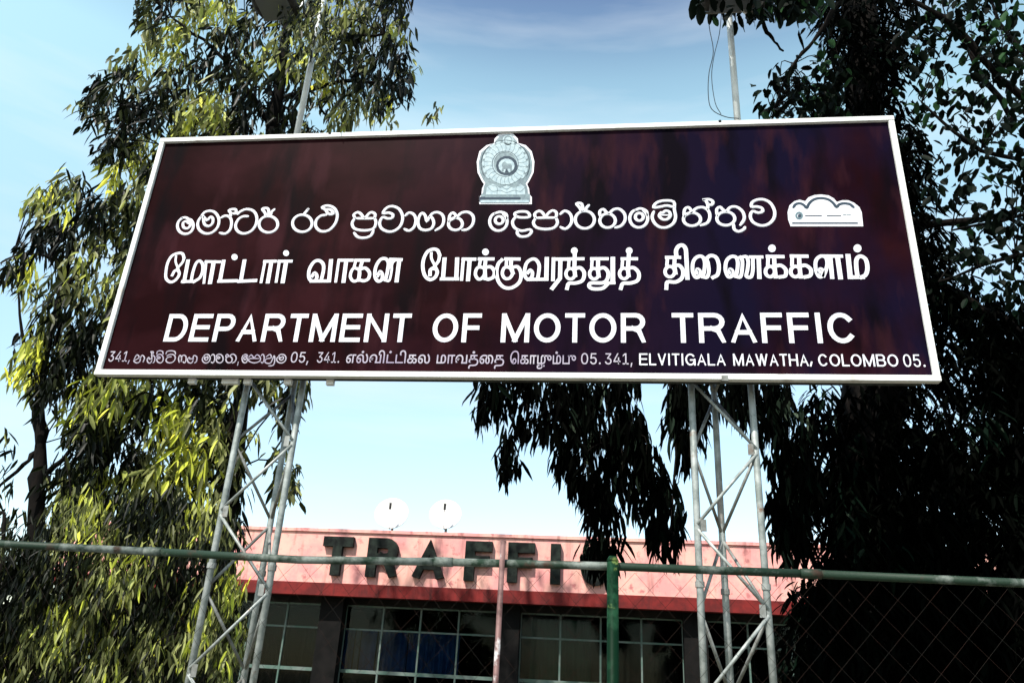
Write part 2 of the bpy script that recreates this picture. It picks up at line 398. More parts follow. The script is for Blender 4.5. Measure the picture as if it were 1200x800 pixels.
# letters drawn as flat bars and bends, one stroke on the other
def arc_(cx, cy, rx, ry, a0, a1, n=12): return [(cx+rx*math.cos(R_(a0+(a1-a0)*k/n)), cy+ry*math.sin(R_(a0+(a1-a0)*k/n))) for k in range(n+1)]
LT = {
 'D': [[(0, 0), (0, 1)], [(0, 0), (.5, 0)]+arc_(.5, .5, .5, .5, -90, 90)+[(0, 1)]],
 'E': [[(0, 0), (0, 1)], [(0, 0), (1, 0)], [(0, .48), (.92, .48)], [(0, 1), (1, 1)]],
 'P': [[(0, 0), (0, 1)], [(0, 0), (.62, 0)]+arc_(.62, .275, .38, .275, -90, 90, 8)+[(0, .55)]],
 'R': [[(0, 0), (0, 1)], [(0, 0), (.62, 0)]+arc_(.62, .265, .36, .265, -90, 90, 8)+[(0, .53)], [(.50, .53), (.78, .62), (1, 1.02)]],
 'A': [[(0, 1), (.5, 0), (1, 1)], [(.22, .68), (.78, .68)]],
 'T': [[(0, 0), (1, 0)], [(.5, 0), (.5, 1)]],
 'M': [[(0, 0), (0, 1)], [(0.03, 0), (.5, 1)], [(.5, 1), (.97, 0)], [(1, 0), (1, 1)]],
 'N': [[(0, 0), (0, 1)], [(0.02, 0), (.98, 1)], [(1, 0), (1, 1)]],
 'O': [arc_(.5, .5, .5, .5, 0, 360, 28)], 'C': [arc_(.5, .5, .5, .5, 42, 318, 20)],
 'F': [[(0, 0), (0, 1)], [(0, 0), (1, 0)], [(0, .5), (.88, .5)]], 'I': [[(.5, 0), (.5, 1)]], 'L': [[(0, 0), (0, 1)], [(0, 1), (1, 1)]],
 'V': [[(0, 0), (.5, 1)], [(.5, 1), (1, 0)]], 'W': [[(0, 0), (.27, 1)], [(.27, 1), (.5, 0)], [(.5, 0), (.73, 1)], [(.73, 1), (1, 0)]],
 'G': [arc_(.5, .5, .5, .5, 0, 318, 20), [(.55, .55), (1, .55)], [(1, .55), (1, 1)]], 'H': [[(0, 0), (0, 1)], [(1, 0), (1, 1)], [(0, .5), (1, .5)]],
 'B': [[(0, 0), (0, 1)], [(0, 0), (.6, 0)]+arc_(.6, .24, .34, .24, -90, 90, 8)+[(0, .48)], [(0, .48), (.62, .48)]+arc_(.62, .74, .38, .26, -90, 90, 8)+[(0, 1)]],
}
ADV = dict(D=.72, E=.67, P=.67, A=.70, R=.72, T=.61, M=.83, N=.72, O=.78, F=.60, I=.28, C=.72, L=.58, V=.67, W=.94, G=.78, H=.72, B=.70)
def ribbon(mb, P, hw, yf, yb, box=None):
    P = [np.array(p, float) for p in P]; P = [P[0]]+[b for a, b in zip(P, P[1:]) if np.linalg.norm(b-a) > 1e-5]; n = len(P); closed = np.allclose(P[0], P[-1])
    if not closed:
        P[0] = P[0]-(P[1]-P[0])/np.linalg.norm(P[1]-P[0])*hw; P[-1] = P[-1]+(P[-1]-P[-2])/np.linalg.norm(P[-1]-P[-2])*hw
    vs = []
    for i in range(n):
        a = P[i]-P[i-1] if i else (P[-1]-P[-2] if closed else P[1]-P[0]); b = P[i+1]-P[i] if i < n-1 else (P[1]-P[0] if closed else a)
        a = a/np.linalg.norm(a); b = b/np.linalg.norm(b); t = a+b; t = t/(np.linalg.norm(t) or 1); nn = np.array([-t[1], t[0]])
        k = 1/max(.5, abs(nn.dot([-a[1], a[0]])))
        for s_ in (-1, 1):
            r = P[i]+nn*hw*k*s_
            if box: r = np.array([min(max(r[0], box[0]), box[1]), min(max(r[1], box[2]), box[3])])
            vs += [(r[0], yf, r[1]), (r[0], yb, r[1])]
    fs = []
    for i in range(n-1):
        a = i*4; b = a+4
        fs += [(a, b, b+2, a+2), (a+1, a+3, b+3, b+1), (a, a+1, b+1, b), (a+2, b+2, b+3, a+3)]
    if not closed: fs += [(0, 2, 3, 1), (n*4-4, n*4-3, n*4-1, n*4-2)]
    mb.add(vs, fs)
def cap(mb, ch, x0, x1, zb, zt, hw, yf, yb, dy=.0004):
    for k, st in enumerate(LT[ch]):
        q = [(x0+hw+u*(x1-x0-2*hw), zt-hw-v*(zt-zb-2*hw)) for u, v in st]
        ribbon(mb, q, hw, yf-dy*k, yb, (x0, x1, zb, zt))
def caps(word, x0, x1, zb, zt, hw, yf, yb, sep=None):
    g_ = .11; tot = sum(ADV[c]-g_ for c in word)+g_*(len(word)-1); sc_ = (x1-x0)/tot; x = x0; r = []
    for c in word:
        w_ = (ADV[c]-g_)*sc_; mb = sep if sep is not None else MB(); cap(mb, c, x, x+w_, zb, zt, hw, yf, yb); r.append(mb); x += w_+g_*sc_
    return r

# building letters
for ch, a, b in [('T', 379, 414), ('R', 432, 468), ('A', 486, 523), ('F', 546, 577), ('F', 596, 627), ('I', 645, 658), ('C', 680, 716)]:
    mb = MB(); x0 = at(a, 650, 17)[0]; x1 = at(b, 650, 17)[0]
    cap(mb, ch, x0, x1, 3.53, 4.35, .105, 16.88, 16.998, .002)
    mb.build('letter', M['bletter'], bld)

# ---------------------------------------------------------------- satellite dishes on the roof
def dish(px, py, rpx, label):
    c = Vector(at(px, py, 18.0)); rad = rpx/915*18.6
    root = empty('satellite_dish', (c.x, c.y+.2, 3.40), label, 'satellite dish', 'white satellite dishes on the roof')
    nrm = Vector((.12, -1, .32)).normalized(); u = nrm.orthogonal().normalized(); v = nrm.cross(u)
    rings, seg = 6, 28; vs = [c-nrm*.10]; fs = []
    for side in (0, 1):
        base = len(vs) if side else 0
        if side: vs.append(c-nrm*.112)
        for r in range(1, rings+1):
            q = rad*r/rings
            for k in range(seg):
                t = 2*math.pi*k/seg
                vs.append(c+(u*math.cos(t)+v*math.sin(t))*q+nrm*(.10*(q/rad)**2-.10-(.012 if side else 0)))
        for k in range(seg):
            f = (base, base+1+k, base+1+(k+1) % seg); fs.append(f if not side else f[::-1])
            for r in range(rings-1):
                a = base+1+r*seg+k; b = base+1+r*seg+(k+1) % seg
                f = (a, a+seg, b+seg, b); fs.append(f if not side else f[::-1])
        if side:
            for k in range(seg):
                a = 1+(rings-1)*seg+k; b = 1+(rings-1)*seg+(k+1) % seg
                fs.append((a, base+a, base+b, b))
    MB().add(vs, fs).build('reflector', M['dish'], root, smooth=True)
    f = c+nrm*.34+Vector((0, 0, -.02))
    low = c-Vector((0, 0, rad*.95))
    MB().tube([low, low+nrm*.25-Vector((0, 0, .03)), f], .010, 6).build('feed_arm', M['dish'], root)
    MB().tube([f+Vector((0, 0, -.05)), f+Vector((0, 0, .09))], .028, 8).build('receiver', M['dark'], root)
    MB().tube([Vector((c.x, c.y+.2, 3.40)), Vector((c.x, c.y+.2, c.z-.1)), c-nrm*.11], .03, 8).build('mast', M['galv_dull'], root)
dish(459, 601, 19.5, 'left one of two round white satellite dishes on the roof, between letters T and R')
dish(522, 602, 18.5, 'right one of two round white satellite dishes on the roof, above letter A')

# ---------------------------------------------------------------- the sign
SX0, SX1, SZ0, SZ1 = -4.186, 2.406, 3.748, 6.143
sign = empty('name_board', ((SX0+SX1)/2, YS, SZ0), 'big maroon board with white frame reading DEPARTMENT OF MOTOR TRAFFIC in three languages', 'sign')
fr = .046
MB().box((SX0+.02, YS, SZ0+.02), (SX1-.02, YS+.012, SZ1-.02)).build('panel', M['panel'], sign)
for a, b in [((SX0, YS-.030, SZ0), (SX1, YS+.03, SZ0+fr)), ((SX0, YS-.030, SZ1-fr), (SX1, YS+.03, SZ1)),
             ((SX0+.001, YS-.027, SZ0+fr), (SX0+fr, YS+.03, SZ1-fr)), ((SX1-fr, YS-.027, SZ0+fr), (SX1-.001, YS+.03, SZ1-fr))]:
    MB().box(a, b).build('frame_bar', M['white'], sign, bevel=.003)
# sheet back and angle iron behind, seen under the lower edge
MB().box((SX0+.01, YS+.032, SZ0+.004), (SX1-.01, YS+.045, SZ1-.004)).build('back_sheet', M['backing'], sign)
MB().box((SX0+.1, YS+.047, SZ0+.01), (SX1-.1, YS+.105, SZ0+.02)).box((SX0+.1, YS+.047, SZ0+.02), (SX1-.1, YS+.055, SZ0+.07)).build('angle_iron', M['backing'], sign)
MB().box((SX0+.1, YS+.047, SZ1-.09), (SX1-.1, YS+.105, SZ1-.03)).build('angle_iron', M['backing'], sign)
for px in (222, 262, 288, 336, 386):
    x, z = S(px, 446)
    MB().box((x-.05, YS+.06, SZ0-.035), (x+.09 if px == 262 else x+.01, YS+.10, SZ0+.008)).build('bracket', M['white'], sign)
for px, py in ((388, 157), (843, 144)):
    x, z = S(px, py); MB().tube([(x, YS-.035, SZ1-.012), (x, YS+.02, SZ1+.02)], .014, 6).build('bolt', M['dark'], sign)
MB().box((S(845, 448)[0], YS-.032, SZ0-.012), (S(853, 448)[0], YS+.02, SZ0+.03)).build('joint_plate', M['galv_dull'], sign)

# --- English
def zz(px, py): return S(px, py)[1]
TXT = YS-.0035
zb = zz(500, 401); zt = zz(500, 367.5)
for wd, a, b in [('DEPARTMENT', S(191, 401)[0], S(483, 368)[0]), ('OF', S(505.5, 401)[0], S(565, 368)[0]), ('MOTOR', S(586.5, 401)[0], S(757, 401)[0]), ('TRAFFIC', S(787, 368)[0], S(1004.5, 401)[0])]:
    for m_ in caps(wd, a, b, zb, zt, .0190, TXT, YS-.0002): m_.build('letter', M['letter'], sign)

# --- stroke lettering (rounded ridges a few mm proud)
def stroke(mb, pts2, wid, smooth=5, depth=.0035):
    P = cr(pts2, smooth) if smooth else [np.array(p, float) for p in pts2]
    P = [np.array(p) for p in P]
    n = len(P); vs = []; fs = []
    for i in range(n):
        d = P[min(i+1, n-1)]-P[max(i-1, 0)]
        if np.allclose(P[0], P[-1]) and i in (0, n-1): d = P[1]-P[-2]
        L = np.hypot(*d) or 1; d = d/L; nn = np.array([-d[1], d[0]])
        e0 = d*0
        if i == 0 and not np.allclose(P[0], P[-1]): e0 = -d*wid*.45
        if i == n-1 and not np.allclose(P[0], P[-1]): e0 = d*wid*.45
        c = P[i]+e0; q = .62 if e0.any() else 1
        for s_, dd in ((-1, 0), (-.55, 1), (.55, 1), (1, 0)):
            r = c+nn*wid*s_*q; vs.append((r[0], YS-.0002-depth*dd, r[1]))
    for i in range(n-1):
        for k in range(3): fs.append((i*4+k, i*4+4+k, i*4+5+k, i*4+1+k))
    fs += [(0, 1, 2, 3), (n*4-1, n*4-2, n*4-3, n*4-4)]
    mb.add(vs, fs)

SI = {}  # Sinhala glyphs traced: name -> (ox, oy, strokes in crop units of 1/8.571 px)
K = 8.571
def sg(name, ox, oy, *st): SI[name] = (ox, oy, st)
A_ = (200, 235); B_ = (330, 232); C_ = (460, 232); D_ = (560, 232); E_ = (680, 228); F_ = (790, 225)
sg('ko1', *A_, ell(148, 255, 80, 82, -55, 250, 16), [(102, 180), (150, 172), (190, 200), (200, 245), (170, 280), (130, 270), (125, 225), (160, 210), (185, 235)])
sg('ma1', *A_, [(305, 165), (340, 120), (395, 105), (450, 125), (485, 190), (470, 270), (410, 325), (340, 330), (285, 290), (272, 225), (305, 165), (330, 165), (365, 200), (400, 165), (425, 185), (420, 230), (385, 258), (345, 245), (330, 205), (330, 165)])
sg('aa1', *A_, [(505, 175), (545, 155), (590, 165), (612, 215), (598, 290), (550, 333), (492, 325)], [(598, 170), (604, 130), (585, 100), (625, 88), (655, 95), (655, 130), (625, 128)])
sg('ta1', *A_, [(780, 160), (730, 160), (680, 190), (652, 250), (670, 305), (730, 333), (805, 310), (855, 245), (865, 165), (830, 105), (760, 88), (695, 115), (672, 140)])
sg('ra1', *A_, ell(982, 240, 94, 82), [(960, 158), (945, 120), (920, 85), (965, 78), (985, 100), (985, 150)], [(1005, 150), (1015, 115), (1045, 88)])
sg('ra2', *B_, ell(208, 256, 98, 86), [(222, 165), (245, 140), (268, 110)], [(262, 118), (274, 112)])
sg('tha', *B_, [(450, 172), (395, 180), (348, 225), (345, 290), (395, 335), (475, 325), (540, 255), (560, 170), (530, 105), (465, 78), (405, 95), (440, 118), (470, 160), (520, 160), (500, 125), (455, 112)])
sg('pra', *B_, [(740, 205), (725, 170), (765, 145), (800, 165), (835, 205), (870, 165), (905, 145), (940, 165), (935, 205)], [(740, 205), (835, 207), (935, 205)], [(735, 205), (708, 255), (735, 310), (830, 328), (920, 310), (948, 250), (935, 205)], [(728, 350), (765, 392), (830, 402), (895, 380), (925, 325)])
sg('va1', *B_, [(1018, 155), (1050, 105), (1110, 84), (1180, 112), (1216, 185), (1200, 270), (1145, 325), (1075, 340), (1005, 308), (985, 250), (1015, 195), (1065, 208), (1110, 200), (1118, 168), (1075, 150), (1018, 155)])
sg('aa2', *C_, [(128, 180), (165, 150), (212, 165), (235, 220), (218, 290), (168, 330), (118, 312)])
sg('ha', *C_, [(345, 238), (330, 180), (298, 152), (270, 185), (256, 245), (275, 305), (330, 325), (390, 308), (415, 255), (400, 205), (372, 190), (345, 238)], [(372, 190), (405, 155), (455, 145), (502, 172), (515, 225), (495, 285), (430, 328)])
sg('na', *C_, ell(632, 262, 70, 62), [(566, 245), (574, 180), (605, 150), (632, 170), (645, 196)], [(590, 225), (645, 196)], [(645, 196), (695, 150), (765, 145), (812, 190), (805, 265), (755, 315), (700, 325)])
sg('ko2', *D_, ell(207, 238, 88, 92, -60, 245, 16), [(170, 158), (225, 142), (285, 165), (290, 215)], ell(215, 225, 40, 38))
sg('da', *D_, [(520, 190), (440, 198), (385, 185), (372, 155), (430, 138), (500, 145), (520, 190)], [(385, 185), (348, 240), (370, 300), (440, 332), (520, 318), (538, 345), (500, 382), (430, 388), (395, 355), (405, 325)])
sg('pa', *D_, [(580, 205), (572, 160), (615, 132), (650, 150), (680, 185), (715, 148), (755, 128), (790, 150), (785, 200)], [(580, 203), (680, 200), (785, 200)], [(580, 205), (558, 250), (590, 298), (680, 315), (765, 300), (800, 250), (785, 200)])
sg('aa3', *D_, [(828, 165), (870, 132), (920, 152), (945, 210), (930, 270), (880, 312), (828, 292)])
sg('ra3', *D_, ell(1075, 220, 96, 88), [(1045, 138), (1020, 95), (990, 58), (1035, 55), (1050, 80), (1060, 128)], [(1080, 125), (1095, 95), (1118, 72)])
sg('ta2', *E_, ell(275, 264, 78, 70), [(203, 225), (196, 172), (232, 148), (262, 178), (290, 195)], [(290, 195), (335, 152), (395, 148), (445, 195), (450, 260), (410, 315), (350, 335)])
sg('ko3', *E_, ell(588, 240, 90, 92, -60, 245, 16), [(550, 160), (605, 142), (665, 168), (672, 215)], ell(594, 226, 40, 38))
sg('me', *E_, [(740, 170), (722, 225), (745, 285), (800, 328), (870, 330), (935, 290), (958, 225), (945, 150), (940, 75), (850, 62), (770, 82), (735, 130), (800, 125), (870, 112), (940, 128)], [(800, 190), (795, 220), (830, 250), (875, 248), (905, 215), (895, 175), (855, 165), (830, 185), (805, 180)], [(810, 208), (895, 208)])
sg('nh', *F_, ell(180, 275, 86, 66), [(100, 255), (105, 180), (140, 155), (165, 175), (178, 208)], [(118, 238), (178, 208)], [(178, 208), (225, 165), (290, 155), (345, 190), (360, 250), (335, 310), (265, 338)], [(335, 178), (340, 135), (315, 85), (285, 82), (350, 75), (392, 100), (375, 132), (345, 122)])
sg('thu', *F_, ell(520, 268, 90, 68), [(434, 240), (428, 178), (462, 152), (492, 180), (528, 198)], [(528, 198), (565, 155), (630, 152), (690, 200), (705, 270), (665, 335)], [(598, 325), (605, 375), (650, 398), (700, 375), (712, 352)])
sg('va2', *F_, [(778, 150), (785, 105), (840, 78), (905, 78), (970, 115), (1010, 195), (1000, 270), (945, 325), (870, 338), (795, 305), (765, 245), (788, 195), (845, 210), (890, 195), (880, 162), (825, 148), (778, 150)])
for nm, (ox, oy, sts) in SI.items():
    mb = MB()
    for st in sts:
        stroke(mb, [S(ox+a/K, oy+b/K) for a, b in st], .0130, 3, .0035)
    mb.build('letter', M['letter'], sign)

# --- Tamil
def tamil(mb, seq, x0, x1, zb, zt, off, wid, y0=TXT):
    """seq of glyph strings in visual order; K/T = the two joined letters ku and tu drawn with an added stroke"""
    pen = 0; items = []; strokes_ = []
    def adv(ch):
        V, _ = glyph(ch+'ட', None, 0); W, _ = glyph('ட', None, 0)
        return V[:, 0].max()-W[:, 0].max()
    for ch in seq:
        base = {'K': 'க', 'T': 'த'}.get(ch, ch)
        if base == '்':
            # the dot sits over the middle of the previous letter
            cx = pen-prev/2-.02
            strokes_.append((ell(cx, .72, .045, .045), 1.1)); continue
        if base == ' ': pen += .35; continue
        V, Fc = glyph(base, None, off); a = adv(base)
        items.append((V+np.array([pen, 0]), Fc))
        if ch == 'K': strokes_.append(([(pen+a-.12, .28), (pen+a-.02, .10), (pen+a-.06, -.12), (pen+a-.30, -.20), (pen+a-.55, -.12), (pen+a-.66, .06)], 1)); pen += .06
        if ch == 'T':
            strokes_.append(([(pen+a+.05, .50), (pen+a+.05, -.02)], 1)); strokes_.append(([(pen+a+.05, -.02), (pen+a-.2, -.20), (pen+a-.45, -.18)], 1)); pen += .16
        pen += a; prev = a
    allv = np.vstack([v for v, _ in items]); lo = allv[:, 0].min(); hi = max(allv[:, 0].max(), pen-.08)
    sx_ = (x1-x0)/(hi-lo); sz = (zt-zb)/.55
    f = lambda p: (x0+(p[0]-lo)*sx_, zb+p[1]*sz)
    for V, Fc in items: solid(mb, V, Fc, f, y0, YS-.0002)
    for pts, q in strokes_: stroke(mb, [f(p) for p in pts], wid*q, 3, .0045)
TA = [
 (185, 290, 12, [(46, [(370, 150), (350, 92), (290, 82), (200, 120), (140, 220), (115, 350), (120, 440), (180, 488), (250, 460), (302, 385), (290, 330), (240, 330), (205, 390)]), (40, [(370, 150), (350, 210), (290, 280), (265, 320)]), (34, [(258, 130), (252, 200), (280, 280), (305, 350)])]),
 (185, 290, 12, [(60, [(425, 195), (372, 480)]), (48, [(350, 480), (510, 480)]), (48, [(470, 480), (495, 350), (540, 225), (590, 192), (632, 240), (630, 340), (590, 430), (510, 482)])]),
 (185, 290, 12, [(42, [(682, 200), (650, 495)]), (46, [(680, 200), (870, 205)]), (66, [(788, 210), (738, 490)])]),
 (185, 290, 12, [(62, [(925, 200), (875, 470)]), (54, [(862, 476), (1100, 470)]), ('o', 1080, 137, 44)]),
 (265, 290, 12, [(62, [(258, 195), (210, 465)]), (54, [(185, 478), (415, 466)])]),
 (265, 290, 12, [(44, [(548, 200), (494, 485)]), (50, [(545, 198), (690, 196)]), (62, [(638, 205), (590, 482)])]),
 (265, 290, 12, [(44, [(750, 200), (706, 480)]), (50, [(745, 196), (915, 195)]), (66, [(845, 205), (800, 478)]), ('o', 845, 82, 42)]),
 (355, 290, 10, [(44, [(110, 335), (138, 300), (165, 335), (150, 385), (100, 392), (70, 345), (78, 255), (130, 172), (190, 155), (238, 195), (242, 270), (215, 385)]), (42, [(100, 396), (305, 394)]), (52, [(330, 160), (308, 390)])]),
 (355, 290, 10, [(36, [(420, 160), (386, 398)]), (42, [(425, 152), (575, 152)]), (52, [(508, 165), (478, 395)])]),
 (355, 290, 10, [(42, [(620, 152), (770, 152)]), (36, [(622, 155), (598, 240)]), (44, [(700, 155), (668, 255), (655, 385)]), (38, [(600, 245), (655, 262), (668, 320), (640, 385), (590, 395), (557, 345), (570, 280), (600, 245)]), (42, [(668, 258), (735, 245), (782, 300), (768, 368), (720, 393), (685, 388)])]),
 (355, 290, 10, [(44, [(878, 330), (905, 285), (932, 320), (925, 378), (882, 396), (847, 345), (852, 240), (902, 150), (962, 132), (1002, 175), (992, 280), (968, 380)]), (30, [(968, 388), (1012, 390), (1036, 300), (1042, 220), (1020, 165), (990, 150)]), (30, [(1036, 240), (1052, 180), (1085, 150)]), (44, [(1030, 142), (1150, 146)]), (52, [(1130, 155), (1100, 390)])]),
 (485, 285, 10, [(44, [(302, 140), (278, 85), (225, 72), (160, 102), (115, 190), (106, 290), (132, 385), (190, 428), (250, 400), (275, 335), (240, 292), (195, 315), (190, 370)]), (40, [(302, 140), (290, 210), (245, 270), (232, 300)]), (34, [(205, 120), (207, 180), (240, 250), (270, 310)])]),
 (485, 285, 10, [(52, [(360, 190), (342, 415)]), (44, [(325, 420), (510, 420)]), (52, [(508, 190), (498, 415)])]),
 (485, 285, 10, [(40, [(580, 190), (560, 425)]), (44, [(580, 188), (712, 190)]), (52, [(655, 195), (636, 425)])]),
 (485, 285, 10, [(44, [(770, 186), (925, 186)]), (38, [(782, 190), (768, 270)]), (46, [(842, 190), (832, 290), (838, 415)]), (40, [(772, 282), (826, 300), (830, 360), (800, 412), (755, 422), (722, 370), (735, 305), (772, 282)]), (44, [(832, 290), (900, 280), (944, 330), (935, 395), (880, 425), (850, 420)]), ('o', 840, 105, 40)]),
 (485, 285, 10, [(44, [(1080, 186), (1230, 188)]), (38, [(1088, 190), (1082, 270)]), (46, [(1142, 190), (1135, 290), (1160, 350)]), (40, [(1085, 282), (1140, 300), (1160, 350), (1125, 410), (1070, 415), (1038, 365), (1050, 305), (1085, 282)]), (44, [(1140, 290), (1217, 280), (1257, 360), (1237, 460), (1150, 523), (1060, 520), (992, 450), (970, 340), (990, 245), (1030, 200)])]),
 (600, 285, 7.5, [(32, [(140, 260), (160, 238), (180, 262), (170, 305), (132, 315), (110, 270), (124, 185), (165, 145), (208, 145), (238, 190), (236, 250), (226, 310)]), (32, [(145, 320), (300, 318)]), (40, [(306, 140), (302, 315)])]),
 (600, 285, 7.5, [(34, [(365, 140), (360, 320)]), (34, [(368, 142), (470, 142)]), (38, [(426, 148), (422, 310), (356, 395)])]),
 (600, 285, 7.5, [(32, [(500, 140), (622, 138)]), (28, [(502, 145), (496, 225)]), (36, [(552, 85), (548, 230), (555, 285)]), (30, ell(514, 270, 40, 46)), (34, [(550, 228), (600, 218), (635, 262), (620, 328), (560, 352), (500, 355), (484, 398)]), ('o', 548, 68, 30)]),
 (600, 285, 7.5, [(32, [(702, 138), (835, 138)]), (28, [(704, 145), (700, 220)]), (36, [(757, 145), (755, 230), (762, 290)]), (30, ell(722, 270, 40, 46)), (34, [(757, 228), (810, 218), (845, 260), (836, 320), (795, 350), (695, 352), (678, 380), (712, 402), (795, 398), (845, 355)]), (42, [(886, 140), (886, 345)]), (30, [(845, 352), (895, 350)])]),
 (600, 285, 7.5, [(32, [(970, 138), (1092, 138)]), (28, [(972, 145), (966, 225)]), (36, [(1028, 85), (1018, 230), (1025, 285)]), (30, ell(985, 268, 40, 46)), (34, [(1018, 225), (1070, 218), (1114, 265), (1104, 328), (1040, 352), (975, 356), (957, 398)]), ('o', 1030, 68, 30)]),
 (770, 280, 9.23, [(40, [(105, 202), (240, 202)]), (36, [(112, 205), (106, 280)]), (42, [(190, 205), (186, 290), (200, 370)]), (38, ell(138, 356, 52, 56)), (42, [(188, 292), (240, 290), (280, 345), (268, 425), (200, 468), (112, 468), (100, 535)]), (46, [(210, 200), (205, 130), (232, 82), (275, 72), (308, 110), (316, 200), (328, 425)])]),
 (770, 280, 9.23, [(40, [(430, 370), (435, 330), (462, 350), (455, 405), (415, 415), (385, 350), (390, 250), (435, 195), (490, 195), (515, 250), (512, 330), (495, 410)]), (38, [(495, 412), (540, 415), (560, 350), (550, 260), (530, 215)]), (42, [(530, 215), (580, 182), (640, 205), (668, 290), (655, 385), (605, 418)])]),
 (770, 280, 9.23, [(40, [(785, 365), (790, 330), (815, 350), (810, 400), (770, 410), (740, 340), (748, 245), (795, 195), (850, 198), (872, 250), (868, 330), (852, 405)]), (38, [(852, 408), (900, 412), (918, 340), (922, 240), (900, 200)]), (38, [(915, 200), (965, 195), (985, 250), (978, 330), (965, 405), (1015, 412), (1035, 340), (1035, 230)]), (38, [(1010, 198), (1130, 198)]), (46, [(1098, 205), (1106, 415)])]),
 (890, 280, 8.89, [(40, [(85, 184), (240, 186)]), (36, [(90, 190), (86, 270)]), (42, [(152, 190), (156, 290), (168, 395)]), (38, ell(110, 342, 48, 54)), (40, [(158, 288), (220, 278), (272, 322), (268, 385), (215, 398)]), ('o', 130, 100, 40)]),
 (890, 280, 8.89, [(40, [(335, 180), (490, 182)]), (36, [(340, 185), (338, 270)]), (42, [(412, 188), (416, 290), (428, 395)]), (38, ell(374, 342, 50, 54)), (40, [(418, 288), (480, 278), (534, 322), (528, 382), (475, 398)])]),
 (890, 280, 8.89, [(38, [(622, 345), (632, 315), (658, 330), (655, 385), (618, 392), (586, 320), (588, 225), (640, 180), (692, 198), (706, 260), (690, 330), (668, 385)]), (38, [(650, 180), (850, 182)]), (42, [(736, 190), (756, 400)]), (48, [(812, 190), (842, 402)])]),
 (890, 280, 8.89, [(50, [(922, 180), (945, 398)]), (42, [(940, 400), (1075, 400)]), (42, [(1022, 400), (1008, 300), (1010, 215), (1050, 182), (1105, 215), (1124, 305), (1105, 375), (1060, 400)]), ('o', 1020, 100, 42)]),
]
for ox, oy, k_, sts in TA:
    mb = MB(); j = 0
    for st in sts:
        if st[0] == 'o':
            pts_ = [S(ox+p[0]/k_, oy+p[1]/k_) for p in ell(st[1], st[2], st[3], st[3], n=12)[:-1]]; q_ = len(pts_)
            mb.add([(x, TXT, z) for x, z in pts_]+[(x, YS-.0002, z) for x, z in pts_], [tuple(range(q_))]+[(i, i+q_, (i+1) % q_+q_, (i+1) % q_) for i in range(q_)]); continue
        P_ = [S(ox+a/k_, oy+b/k_) for a, b in (cr(st[1], 4) if len(st[1]) > 3 else st[1])]
        ribbon(mb, P_, st[0]/k_/2*.0066, TXT-.0004*j, YS-.0002); j += 1
    mb.build('letter', M['letter'], sign)

# --- address line
mb = MB(); zb = zz(600, 426.2); zt = zz(600, 413.5)
def small(s, a, b): fit_word(mb, s, S(a, 420)[0], S(b, 420)[0], zb, zt, INTER, .0, TXT, YS-.0002)
for s, a, b in [('341.', 372, 398), ('05.', 681, 704), ('341,', 709, 741), ('05,', 341, 362)]: small(s, a, b)
tag(mb.build('address_number', M['smallletter'], sign), 'small house and district numbers', kind='stuff')
mb = MB()
zb2 = zz(600, 427); zt2 = zz(600, 413.5)
for s, a, b in [('ELVITIGALA', 749, 850), ('MAWATHA', 859, 947), ('COLOMBO', 958.5, 1052)]:
    caps(s, S(a, 420)[0], S(b, 420)[0], zb2, zt2, .0060, TXT, YS-.0002, mb)
fit_word(mb, '05.', S(1058, 420)[0], S(1083, 420)[0], zb2, zt2, INTER, 0, TXT, YS-.0002)
ribbon(mb, [S(951, 424.5), S(950, 428.5)], .006, TXT, YS-.0002)
tag(mb.build('english_address', M['letter'], sign), 'small white capitals ELVITIGALA MAWATHA, COLOMBO 05.', kind='stuff')
mb = MB()
zs = zb+(zt-zb)*.78
for seq, a, b in [('எல்விட்டிகல', 406, 504), ('மாவத்ைத', 512, 591), ('ெகாழPம்பT', 598, 675)]:
    seq = seq.replace('P', 'ு').replace('T', 'ு')
    tamil(mb, list(seq), S(a, 420)[0], S(b, 420)[0], zb, zs, .008, .006)
tag(mb.build('tamil_address', M['smallletter'], sign), 'small Tamil street address', kind='stuff')
# Sinhala address
U = {
 'ae': ([(.05, .55), (.3, .05), (.5, .35), (.25, .6), (0, .75), (.25, 1), (.55, .85), (.6, .4)], [(.6, .5), (.75, .1), (.98, .4), (.85, .9)]),
 'l': ([(.3, .6), (.2, .35), (.02, .6), (.12, .95), (.45, 1), (.6, .6), (.35, .5)], [(.6, .7), (.65, .15), (.98, .3), (.95, .8), (.75, 1)]),
 'g': ([(.1, .95), (.0, .5), (.2, .1), (.42, .4), (.35, .85)], [(.42, .4), (.62, .1), (1, .25), (1, .75), (.8, 1), (.6, .85)]),
 'k': ([(.0, .35), (.2, .05), (.45, .4), (.7, .05), (.98, .3), (1, .75), (.5, 1), (0, .8), (.1, .5), (.9, .5)],),
 'll': ([(.1, .3), (.5, 0), (.62, .4), (.1, .55), (.0, .95), (.5, 1.05), (.75, .6), (.92, .15), (1, .6), (.85, 1.25), (.35, 1.35)],),
 'al': ([(.3, .2), (.35, -.15), (.15, -.3), (.6, -.3), (.6, -.05)],), 'i': ([(.0, -.02), (.1, -.32), (.5, -.42), (.9, -.32), (.98, .0)],),
}
TR = {'v': 'va2', 'm': 'ma1', 'aa': 'aa2', 'tt': 'ta1', 't': 'ta2', 'e': 'ko2'}
